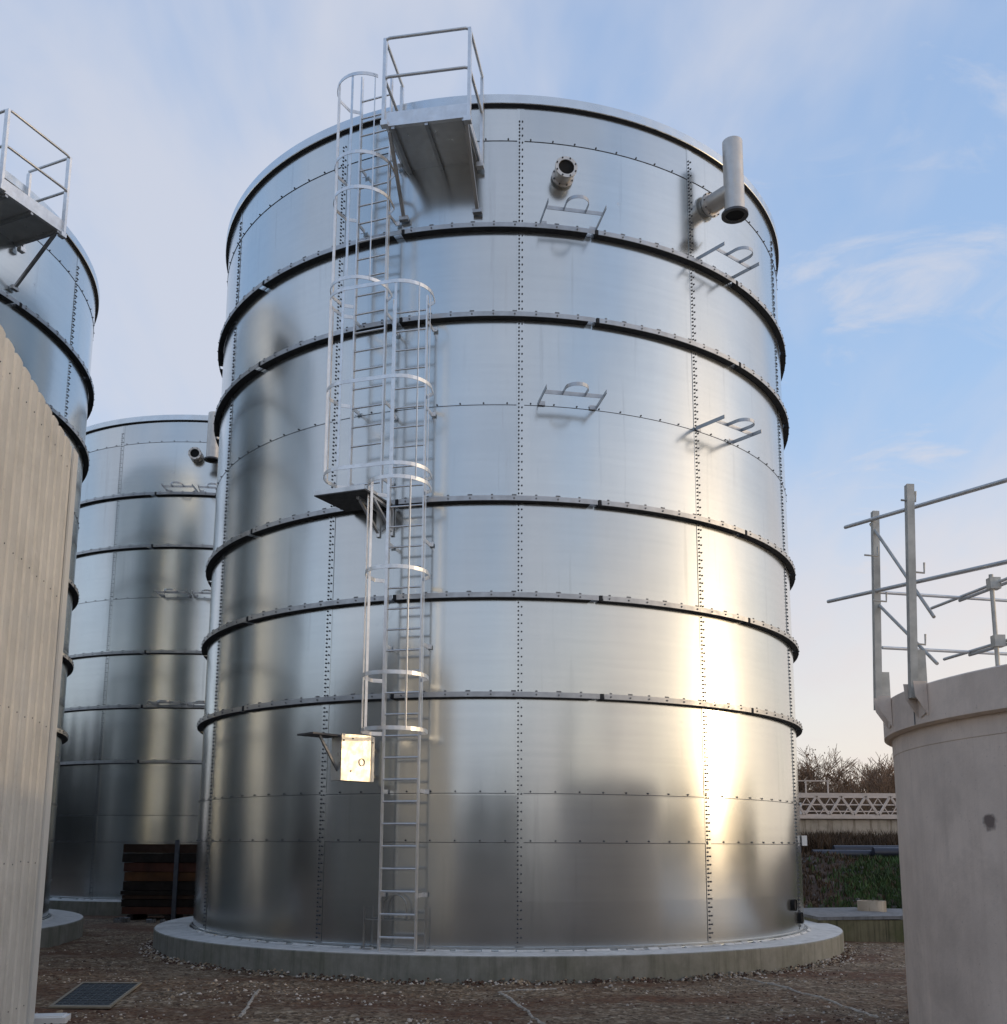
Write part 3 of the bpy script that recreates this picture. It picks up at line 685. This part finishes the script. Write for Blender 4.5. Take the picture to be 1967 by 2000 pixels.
# ------------------------------------------------------------------ grey concrete tank at the right
CT = Vector((6.0, 7.56, 0)); CW, CRIM = 2.88, 2.945
ct = thing('concrete_tank', 'round grey concrete tank at the right edge with a thick rim band', 'storage tank', tuple(CT))
b = MB(); b.lathe([(CW, -0.1), (CW, 2.36), (CW + 0.004, 2.365), (CW + 0.004, 2.52)], n=128)
M['grey_wall'] = concrete('painted_concrete_wall', (0.76, 0.645, 0.545), 0.45, (0.55, 0.45, 0.375), 1.4, 0.7, 0.0, (tuple(polar(CW, -74.3, 1.785)), 0.06))
b.build('wall', M['grey_wall'], ct)
b = MB(); b.lathe([(CW - 0.1, 2.50), (CRIM - 0.03, 2.50), (CRIM, 2.515), (CRIM, 2.79), (CRIM - 0.012, 2.80), (CRIM - 0.25, 2.80), (CRIM - 0.25, 2.5)], n=128); b.build('rim_band', M['grey_tank'], ct)
b = MB(); b.disc((0, 0, 2.6), (0, 0, 1), CRIM - 0.24, 64); b.build('cover', M['grey_tank'], ct)
b = MB(); b.lathe([(CRIM + 0.001, 2.52), (CRIM + 0.003, 2.52), (CRIM + 0.003, 2.79), (CRIM + 0.001, 2.79)], -88.4, -88.15, 1, True); b.build('band_joint', M['post'], ct)

gr = thing('guard_rail', 'galvanised guard rail on the near rim of the grey concrete tank, two leaning posts', 'railing', (3.1, 8.3, 2.7))
O = Vector((3.1, 8.3, 2.7))
def L3(x, y, z): return Vector((x, y, z)) - O
def shape(fn, name, mat, par): b = MB(); fn(b); return b.build(name, mat, par)
P1, P2 = (3.10, 8.31), (3.01, 7.36)
for (x, y), zb, zt in ((P1, 2.74, 4.45), (P2, 2.70, 4.34)):
    shape(lambda b: b.bar(L3(x, y, zb), L3(x + 0.07, y, zt), 0.055, 0.055), 'post', M['rail_post'], gr)
for (x, y), ph in ((P1, -99.5), (P2, -85.5)):
    b = MB()
    for dp in (0.0,):
        n = polar(1, ph); tn = Vector((cos(rad(ph)), sin(rad(ph)), 0)); c0 = CT + polar(CRIM + 0.004, ph)
        # tapered gusset plate hanging on the band + socket
        for s in (-0.075, 0.075):
            a_ = c0 + tn * s
            pts = [a_ + Vector((0, 0, 2.81)), a_ + n * 0.10 + Vector((0, 0, 2.81)), a_ + n * 0.09 + Vector((0, 0, 2.70)), a_ + Vector((0, 0, 2.56))]
            q = [p_ - O for p_ in pts] + [p_ - O + tn * 0.006 for p_ in pts]
            b.add(q, [(0, 1, 2, 3), (7, 6, 5, 4), (0, 4, 5, 1), (1, 5, 6, 2), (2, 6, 7, 3), (3, 7, 4, 0)])
        f = [c0 + tn * s + n * 0.004 + Vector((0, 0, z)) - O for s, z in ((-0.075, 2.81), (0.075, 2.81), (0.05, 2.58), (-0.04, 2.56))]
        b.add(f, [(0, 1, 2, 3)])
    b.build('gusset_plate', M['grey_tank'], gr)
    b = MB(); b.bar(L3(x + 0.075, y + 0.03, 2.74), L3(x + 0.075, y + 0.03, 3.06), 0.075, 0.05); b.build('socket', M['rail_post'], gr)
A_, B_ = Vector((3.06, 8.74, 4.45)), Vector((3.42, 6.58, 4.09))
ext = lambda a, c, t: a + (c - a) * t
shape(lambda b: b.tube([A_ - O, ext(A_, B_, 1.6) - O], 0.0165, 10), 'top_tube', M['rail'], gr)
A2, B2 = Vector((2.997, 9.116, 3.857)), Vector((3.41, 6.64, 3.533))
shape(lambda b: b.tube([A2 - O, ext(A2, B2, 1.6) - O], 0.0165, 10), 'middle_tube', M['rail'], gr)
for za, zb in ((4.36, 3.30), (3.68, 2.95)):
    shape(lambda b: b.tube([L3(P1[0] + .05, P1[1] + .06, za), L3(P2[0] + .17, P2[1] - .05, zb + .0)], 0.013, 8), 'diagonal_tube', M['rail_post'], gr)
for x, y, z in ((3.13, 8.15, 4.02), (3.16, 8.10, 3.62), (3.14, 7.36, 4.22), (3.17, 7.36, 3.66), (3.16, 7.4, 3.12)):
    shape(lambda b: b.tube([L3(x - .13, y, z), L3(x - .02, y, z - .01), L3(x - .015, y, z + .07)], 0.008, 6), 'clamp_hook', M['rail_post'], gr)
gf = thing('guard_rail', 'thinner guard rail tubes along the far rim of the grey concrete tank', 'railing', (4.6, 9.6, 2.8))
O = Vector((4.6, 9.6, 2.8))
for a, c in (((3.70, 9.75, 4.11), (6.3, 10.33, 4.11)), ((3.72, 9.77, 3.555), (6.3, 10.33, 3.555)), ((4.53, 10.46, 4.12), (4.98, 7.85, 4.12)), ((4.60, 10.40, 3.56), (5.05, 7.8, 3.56)), ((4.62, 10.0, 4.09), (5.02, 7.85, 4.09)), ((4.68, 10.0, 3.53), (5.09, 7.8, 3.53))):
    shape(lambda b: b.tube([Vector(a) - O, Vector(c) - O], 0.0165, 8), 'rail_tube', M['rail'], gf)
for x, y in ((4.66, 9.4), (6.2, 10.3), (3.86, 9.8)):
    if x == 3.86: continue
    shape(lambda b: b.tube([L3(x, y, 2.61), L3(x, y, 4.2)], 0.021, 10), 'post', M['rail_post'], gf)
for z in (4.11, 3.55):
    shape(lambda b: b.box(L3(4.68, 9.4, z), (0.10, 0.09, 0.11)), 'clamp', M['rail_post'], gf)

b = MB(); b.add([(9.2, -8, 0.005), (46, -8, 0.005), (46, 16.5, 0.005), (9.2, 16.5, 0.005)], [(0, 1, 2, 3)])  # added sheet out of view, gives the lower steel a pale reflection
tag(b.build('reflector_sheet', M['slab']), kind='structure')

# ------------------------------------------------------------------ drain, cords, planks
dc = thing('drain_cover', 'grey steel drain cover in a pale frame set in the gravel', 'drain cover', (-4.42, 11.35, 0.010))
DP = [Vector((-4.49, 10.44, 0)), Vector((-3.88, 10.44, 0)), Vector((-4.20, 12.26, 0)), Vector((-4.90, 12.26, 0))]
O = Vector((-4.42, 11.35, 0)); cen = sum(DP, zero) / 4
fr = MB()
inner = [cen + (q - cen) * 0.90 for q in DP]
fr.add([tuple(q - O + Vector((0, 0, z))) for z in (0.018,) for q in DP + inner] + [tuple(q - O) for q in DP], [(0, 1, 5, 4), (1, 2, 6, 5), (2, 3, 7, 6), (3, 0, 4, 7), (8, 9, 1, 0), (9, 10, 2, 1), (10, 11, 3, 2), (11, 8, 0, 3)])
fr.build('frame', M['grate_frame'], dc)
pl = MB(); pl.add([tuple(q - O + Vector((0, 0, 0.010))) for q in inner], [(0, 1, 2, 3)])
for i in range(1, 14):
    a_ = inner[0] + (inner[3] - inner[0]) * (i / 14); c_ = inner[1] + (inner[2] - inner[1]) * (i / 14)
    pl.bar(a_ - O + Vector((0, 0, .014)), c_ - O + Vector((0, 0, .014)), 0.012, 0.009)
for i in range(1, 8):
    a_ = inner[0] + (inner[1] - inner[0]) * (i / 8); c_ = inner[3] + (inner[2] - inner[3]) * (i / 8)
    pl.bar(a_ - O + Vector((0, 0, .0135)), c_ - O + Vector((0, 0, .0135)), 0.010, 0.007)
pl.build('grating', M['grate'], dc)
def cord(pts, label, wid=0.026):
    b = MB(); rnd = random.Random(len(label)); P = []
    for (a, c) in zip(pts[:-1], pts[1:]):
        for i in range(36):
            q = Vector(a).lerp(Vector(c), i / 36); P.append((q, (Vector(c) - Vector(a)).normalized()))
    vs = []; off = 0
    for q, d in P:
        n = Vector((-d.y, d.x, 0)); off = off * .85 + rnd.uniform(-.004, .004); w0, w1 = wid * rnd.uniform(.35, 1.25), wid * rnd.uniform(.35, 1.25)
        for k, (o_, h) in enumerate(((-w0, -.004), (-w0 * .4, .010), (w1 * .4, .010), (w1, -.004))):
            x, y = q.x + n.x * (o_ + off), q.y + n.y * (o_ + off); vs.append((x, y, ground_z(x, y) + h + rnd.uniform(-.002, .003)))
    b.add(vs, [(i * 4 + k, i * 4 + k + 1, i * 4 + 5 + k, i * 4 + 4 + k) for i in range(len(P) - 1) for k in range(3)])
    return tag(b.build('pale_strip', M['line']), label, 'strip', 'pale strips on the gravel')
cord([(-2.47, 9.95, 0), (-2.751, 11.95, 0)], 'short pale strip lying on gravel between the drain cover and tank base')
cord([(0.62, 11.93, 0), (-0.02, 11.80, 0), (0.45, 9.4, 0)], 'long pale bent strip running over the gravel from the tank base towards the viewer')
cord([(3.0, 13.0, 0), (3.24, 12.35, 0), (3.68, 10.2, 0)], 'pale strip crossing the reddish soil beside the grey concrete tank')

ts = thing('plank_stack', 'dark stack of brown planks with a steel post, between the two rear tanks', 'plank stack', (-7.4, 22.8, 0))
rnd = random.Random(11); z = 0.12
M['woods'] = [plain('plank_dark', (0.016, 0.011, 0.008), 0.85, 0, 0.5, 3), plain('plank_brown', (0.045, 0.022, 0.012), 0.85, 0, 0.4, 3), plain('plank_orange', (0.105, 0.045, 0.016), 0.85, 0, 0.4, 3), plain('plank_red', (0.085, 0.030, 0.018), 0.85, 0, 0.4, 3)]
for i in range(20):
    h = rnd.choice([0.05, 0.09, 0.12, 0.16, 0.20])
    if z + h > 1.73: break
    b = MB(); b.box((rnd.uniform(-.02, .03) + 0.15, rnd.uniform(-.03, .03), z + h / 2), (1.95, 0.9, h - 0.012)); b.build('plank', M['woods'][rnd.choice([0, 0, 0, 1, 1, 2, 3])], ts); z += h
b = MB(); b.box((0.35, -0.52, 0.86), (0.09, 0.05, 1.70)); b.build('steel_post', M['post'], ts)
for x in (-0.6, 0.2, 0.9):
    b = MB(); b.box((x, 0, 0.055), (0.12, 0.95, 0.11)); b.build('bearer', M['woods'][0], ts)
for i, (x, y, s, lb) in enumerate(((-8.02, 21.75, 0.16, 'left rubble lump on the dark ground before the plank stack'), (-7.2, 21.7, 0.13, 'right rubble lump on the dark ground before the plank stack'))):
    b = MB(); rnd = random.Random(i + 20)
    for k in range(7):
        cx, cy = rnd.uniform(-.16, .16), rnd.uniform(-.1, .1); q = s * rnd.uniform(.4, .8)
        b.box((cx, cy, q * .42), (q * 1.3, q, q * .8), Matrix.Rotation(rnd.uniform(0, 3), 3, 'Z') @ Matrix.Rotation(rnd.uniform(-.3, .3), 3, 'X'))
    tag(b.build('rubble', M['lid'], None, (x, y, 0)), lb, 'rubble', 'rubble by the plank stack')

# ------------------------------------------------------------------ background at the right
lw = thing('chamber_wall', 'low mossy concrete chamber with a pale lid, right of the tank base', 'chamber', (6.8, 19.3, 0))
b = MB(); b.box((1.0, 0.0, 0.17), (4.6, 2.4, 0.40)); b.build('wall', M['old_concrete'], lw)
b = MB(); b.box((-0.55, 0.03, 0.405), (1.5, 2.5, 0.055), Matrix.Rotation(rad(-1), 3, 'Y')); b.build('lid', M['lid'], lw)
b = MB(); b.box((1.95, 0.02, 0.395), (3.3, 2.5, 0.06)); b.build('lid', M['lid'], lw)
mr = thing('manhole_ring', 'pale concrete manhole ring on the chamber lid before the grassy bank', 'manhole ring', (6.98, 19.6, 0.425))
b = MB(); b.lathe([(0.26, 0.0), (0.26, 0.2), (0.21, 0.2), (0.21, 0.0)], n=40); b.build('ring_wall', M['clarifier'], mr)
rb = tag(MB(), None) if False else None
b = MB(); b.tube([(8.0 + 0.12 * i, 19.2, 0.44 + 0.16 * sin(i * pi / 8)) for i in range(9)], 0.012, 6)
tag(b.build('bent_hose', M['pipe']), 'thin dark bent hose on the chamber lid by the grey concrete tank', 'hose')

def bank_z(x, y):
    t = min(1, max(0, (y - 20.6) / 5.2)); s = t * t * (3 - 2 * t)
    h = 0.0 + 1.33 * s + (0.35 * min(1, max(0, (y - 26.2) / 3.6)))
    return h + 0.16 * mnoise.noise(Vector((x * .8, y * .8, 3))) * min(1, max(0, (y - 20.4))) + 0.05 * mnoise.noise(Vector((x * 3, y * 3, 1)))
b = MB(); nx, ny = 90, 70
vs = [(3.0 + 22.0 * i / nx, 20.3 + 10.0 * j / ny) for j in range(ny + 1) for i in range(nx + 1)]
b.add([(x, y, bank_z(x, y) - (0.3 if y < 20.5 else 0)) for x, y in vs], [(j * (nx + 1) + i, j * (nx + 1) + i + 1, (j + 1) * (nx + 1) + i + 1, (j + 1) * (nx + 1) + i) for j in range(ny) for i in range(nx)], True)
tag(b.build('bank', M['bank']), kind='structure')
def tufts(n, region, mat, name, hmin, hmax, seed, dens=None, wd=0.012):
    b = MB(); rnd = random.Random(seed)
    for i in range(n):
        x, y = rnd.uniform(*region[0]), rnd.uniform(*region[1])
        if dens and rnd.random() > dens(x, y): continue
        z = bank_z(x, y) - 0.02
        for k in range(4):
            h = rnd.uniform(hmin, hmax); a = rnd.uniform(0, 6.28); le = rnd.uniform(0.1, 0.7) * h; ww = wd * rnd.uniform(.6, 1.3)
            ox, oy = x + rnd.uniform(-.05, .05), y + rnd.uniform(-.05, .05)
            mx, my = ox + cos(a) * le * .4, oy + sin(a) * le * .4
            b.add([(ox - sin(a) * ww, oy + cos(a) * ww, z), (ox + sin(a) * ww, oy - cos(a) * ww, z), (mx + sin(a) * ww * .8, my - cos(a) * ww * .8, z + h * .6), (mx - sin(a) * ww * .8, my + cos(a) * ww * .8, z + h * .6), (ox + cos(a) * le, oy + sin(a) * le, z + h)], [(0, 1, 2, 3), (3, 2, 4)])
    o = b.build(name, mat); tag(o, kind='stuff'); return o
edge = lambda x, y: max(0.05, min(1, (x - (5.6 + (y - 20.6) * 0.62) + 0.5 * mnoise.noise(Vector((x, y, 0)))) * 1.6))
tufts(7000, ((5.5, 11.5), (20.7, 26.2)), M['grass'], 'grass', 0.06, 0.20, 1, edge, 0.014)
tufts(2600, ((5.5, 12.0), (20.7, 25.8)), M['weed'], 'dead_weeds', 0.04, 0.16, 2, lambda x, y: 1 - 0.7 * edge(x, y), 0.016)
tufts(5200, ((7.0, 14.0), (27.0, 29.7)), M['weed'], 'dead_undergrowth', 0.15, 0.50, 4, None, 0.014)
b = MB(); rnd = random.Random(8)
for i in range(170):
    x, y = rnd.uniform(5.8, 10.5), rnd.uniform(20.8, 25.8); s = rnd.uniform(.02, .06)
    b.box((x, y, bank_z(x, y) + s * .4), (s * 1.6, s, s), Matrix.Rotation(rnd.uniform(0, 3), 3, 'Z'))
tag(b.build('bank_stones', M['lid']), kind='stuff')
def pipe(a, c, r, label, taper=None):
    b = MB(); a, c = Vector(a), Vector(c); 
    if taper: b.tube([a, a.lerp(c, .38), a.lerp(c, .40), c], r, 20, True, [r * taper, r * taper, r, r])
    else: b.tube([a, c], r, 20, True)
    return tag(b.build('plastic_pipe', M['pipe']), label, 'pipe', 'black pipes on top of the bank')
pipe((7.80, 25.9, 1.44), (14.5, 26.1, 1.44), 0.115, 'black plastic pipe lying lowest and nearest on top of the bank')
pipe((8.45, 26.25, 1.56), (15.0, 26.5, 1.58), 0.105, 'thicker black pipe with a wide socket, lying behind the nearest pipe', None)
pipe((9.28, 25.75, 1.49), (14.2, 25.7, 1.49), 0.135, 'widest black pipe end, resting by the grey concrete tank edge', None)

cw = thing('clarifier_wall', 'stained concrete wall under the pale truss bridge', 'wall', (10, 30.1, 0))
b = MB(); b.box((2.0, 0, 1.2), (16, 0.3, 2.42)); b.build('wall_panel', M['clarifier'], cw)
fb = thing('truss_bridge', 'pale pinkish steel truss footbridge on top of the stained wall', 'bridge', (8.7, 30.0, 2.44))
for y in (-0.1, 0.9):
    for z, h in ((0.05, 0.10), (0.70, 0.09)):
        b = MB(); b.box((2.5, y, z), (15, 0.09, h)); b.build('chord', M['bridge'], fb)
    n = 20; wd = 0.062 if y < 0 else 0.022
    for i in range(n):
        x0 = -4.9 + i * 0.72
        for xa, xb, za, zb in ((x0, x0 + 0.36, 0.10, 0.655), (x0 + 0.36, x0 + 0.72, 0.655, 0.10)):
            b = MB(); b.bar((xa, y, za), (xb, y, zb), wd, wd, (0, 1, 0)); b.build('diagonal', M['bridge'], fb)
for z in (0.25, 0.45):
    b = MB(); b.box((2.5, 0.93, z), (15, 0.03, 0.035)); b.build('inner_rail', M['bridge'], fb)
b = MB(); b.box((2.5, 0.4, 0.115), (15, 0.9, 0.03)); b.build('walkway', M['bridge'], fb)
for x in (-1.1, -0.45, 0.20, 0.85):
    b = MB(); b.box((x, -0.1, 0.93), (0.04, 0.04, 0.36)); b.build('rail_post', M['bridge'], fb)
b = MB(); b.box((-0.9, -0.1, 1.10), (3.6, 0.035, 0.035)); b.build('handrail', M['bridge'], fb)
b = MB(); b.box((-0.1, 0.3, 0.30), (0.45, 0.3, 0.35)); b.build('control_box', M['white'], fb)

# ------------------------------------------------------------------ trees
def tree_mesh(seed, h, spread=1.0, levels=5, leafy=0.0, thick=1.0):
    rnd = random.Random(seed); tr, cr = MB(), MB()
    def grow(p0, d, ln, r, lv):
        segs = 3; pts = [p0]; q = p0; dd = d
        for i in range(segs):
            dd = (dd + Vector((rnd.uniform(-.22, .22), rnd.uniform(-.22, .22), rnd.uniform(-.05, .16)))).normalized(); q = q + dd * ln / segs; pts.append(q)
        tgt = tr if lv >= levels - 1 else cr
        tgt.tube(pts, r, 5 if lv >= levels - 1 else 3, False, [max(0.0085, r * (1 - .45 * i / segs)) for i in range(segs + 1)])
        if lv == 0:
            if leafy:
                for k in range(4):
                    if rnd.random() < leafy:
                        c = pts[rnd.randint(1, 3)] + Vector((rnd.uniform(-.1, .1), rnd.uniform(-.1, .1), rnd.uniform(-.1, .1))); s = rnd.uniform(.03, .06)
                        a, b2 = Vector((rnd.uniform(-1, 1), rnd.uniform(-1, 1), rnd.uniform(-1, 1))).normalized() * s, Vector((rnd.uniform(-1, 1), rnd.uniform(-1, 1), rnd.uniform(-1, 1))).normalized() * s
                        cr.cur = 1; cr.add([c - a, c + b2, c + a, c - b2], [(0, 1, 2, 3)]); cr.cur = 0
            return
        n = rnd.randint(3, 5)
        for k in range(n):
            t = rnd.uniform(.35, 1.0); i = min(segs - 1, int(t * segs)); bp_ = pts[i].lerp(pts[i + 1], t * segs - i)
            az_ = rnd.uniform(0, 6.28); lean_ = rnd.uniform(.45, .95) * spread
            nd = (d + Vector((cos(az_) * lean_, sin(az_) * lean_, rnd.uniform(-.05, .35)))).normalized()
            grow(bp_, nd, ln * rnd.uniform(.55, .78), r * rnd.uniform(.42, .58), lv - 1)
    grow(Vector((0, 0, -0.1)), Vector((rnd.uniform(-.05, .05), 0, 1)), h * 0.40, 0.035 * h * .5 * thick, levels)
    zmax = max(v[2] for v in cr.v); k = h / zmax
    for mb in (tr, cr): mb.v = [(x * k, y * k, z * k) for x, y, z in mb.v]
    return tr, cr
TD = [(13.55, 45, 6.15, 21, 0.16, 'rusty brown tree with lingering leaves, next to the centre tank edge'),
      (14.5, 46, 6.1, 22, 0.0, 'tallest bare twiggy tree behind the truss bridge'),
      (15.7, 45, 5.7, 23, 0.0, 'bare grey bushy tree above the middle of the truss bridge'),
      (16.9, 44, 5.7, 24, 0.0, 'lower bare tree left of the grey concrete tank'),
      (14.05, 49, 6.2, 27, 0.1, 'brown twiggy tree in the back row, second from the centre tank edge'),
      (15.2, 49.5, 6.1, 28, 0.0, 'grey-brown tree in the back row behind the middle of the bridge'),
      (16.5, 49, 6.0, 29, 0.0, 'bare tree in the back row, right of the middle of the bridge'),
      (17.9, 49, 6.1, 30, 0.0, 'bare tree in the back row, closest to the grey concrete tank'),
      (18.1, 45, 5.9, 25, 0.0, 'bare tree partly hidden by the grey concrete tank'),
      (12.4, 46, 6.0, 26, 0.15, 'brownish tree mostly hidden behind the centre tank edge')]
tm = {}
for x, y, h, sd, lf, lb in TD:
    t = thing('bare_tree', lb, 'tree', (x, y, 0), 0, 'winter trees behind the bridge')
    a, c = tree_mesh(sd, h, 1.15, 5, lf); tm[sd] = (a, c)
    a.build('trunk', M['bark'], t); c.build('crown', [M['twig'], M['rust_leaf']], t)
# far woods: behind the viewer, to the left and to the right; they shade the ground and show as dark shapes in the steel
def wood(spots, seed, name, dense=0, mat='twig'):
    b = MB(); rnd = random.Random(seed); keys = list(tm)
    for x, y, h in spots:
        a, c = tm[rnd.choice(keys)]; k = h / 5.8; rot = rnd.uniform(0, 6.28); cr_, sr_ = cos(rot), sin(rot)
        if rnd.random() < 0.75 or not dense:
            for mb in (a, c): b.add([(x + (vx * cr_ - vy * sr_) * k * 1.2, y + (vx * sr_ + vy * cr_) * k * 1.2, vz * k) for vx, vy, vz in mb.v], mb.f)
        for q in range(dense):            # evergreen leaf clumps through the crown
            u = rnd.random(); zz = h * (0.04 + 0.9 * u); rad_ = h * 0.42 * (1.05 - u) ** 0.6 * math.sqrt(rnd.random()); an = rnd.uniform(0, 6.28)
            cc = Vector((x + rad_ * cos(an), y + rad_ * sin(an), zz)); ss = rnd.uniform(.3, .7)
            p_ = Vector((rnd.uniform(-1, 1), rnd.uniform(-1, 1), rnd.uniform(-.6, .6))).normalized() * ss; r_ = Vector((rnd.uniform(-1, 1), rnd.uniform(-1, 1), rnd.uniform(-.6, .6))).normalized() * ss
            b.add([cc - p_, cc + r_, cc + p_ * .9, cc - r_], [(0, 1, 2, 3)])
    tag(b.build(name, M[mat]), kind='stuff')
M['evergreen'] = plain('dark_evergreen', (0.024, 0.025, 0.017), 0.95, 0, 0.4, 0.6)
rnd = random.Random(31)
wood([(-30 + 3.4 * i + rnd.uniform(-1, 1), -30 + rnd.uniform(-4, 4), rnd.uniform(3.4, 5.4)) for i in range(17)], 1, 'woodland', 900, 'evergreen')
wood([(50 + rnd.uniform(-2, 2), -26 + 2.7 * i + rnd.uniform(-.6, .6), rnd.uniform(4.4, 5.6)) for i in range(20)], 2, 'sun_block_hedge', 700, 'evergreen')  # added out of view, height set to keep low sun off the tank foot
wood([(-34 + rnd.uniform(-4, 4), -28 + 4.0 * i + rnd.uniform(-1, 1), rnd.uniform(7.0, 9.8)) for i in range(20)], 3, 'woodland', 1500, 'evergreen')
wood([(-32 + 3.6 * i + rnd.uniform(-1, 1), 56 + rnd.uniform(-3, 3), rnd.uniform(8.0, 10.5)) for i in range(11)], 4, 'woodland', 1000, 'evergreen')

b = MB(); rnd = random.Random(41)          # brushy scrub that fills the view behind the truss bridge
for i in range(5200):
    x, y = rnd.uniform(8, 20), rnd.uniform(34, 38.5); h = rnd.uniform(2.0, 4.6) * (0.8 + 0.25 * mnoise.noise(Vector((x * .7, 0, 0)))); a = rnd.uniform(0, 6.28); le = rnd.uniform(.1, .9)
    b.tube([(x, y, rnd.uniform(0, 1.6)), (x + cos(a) * le * .5, y + sin(a) * le * .5, h * .7), (x + cos(a) * le, y + sin(a) * le, h)], .012, 3, False, [.020, .016, .008])
tag(b.build('scrub', M['bark']), kind='stuff')
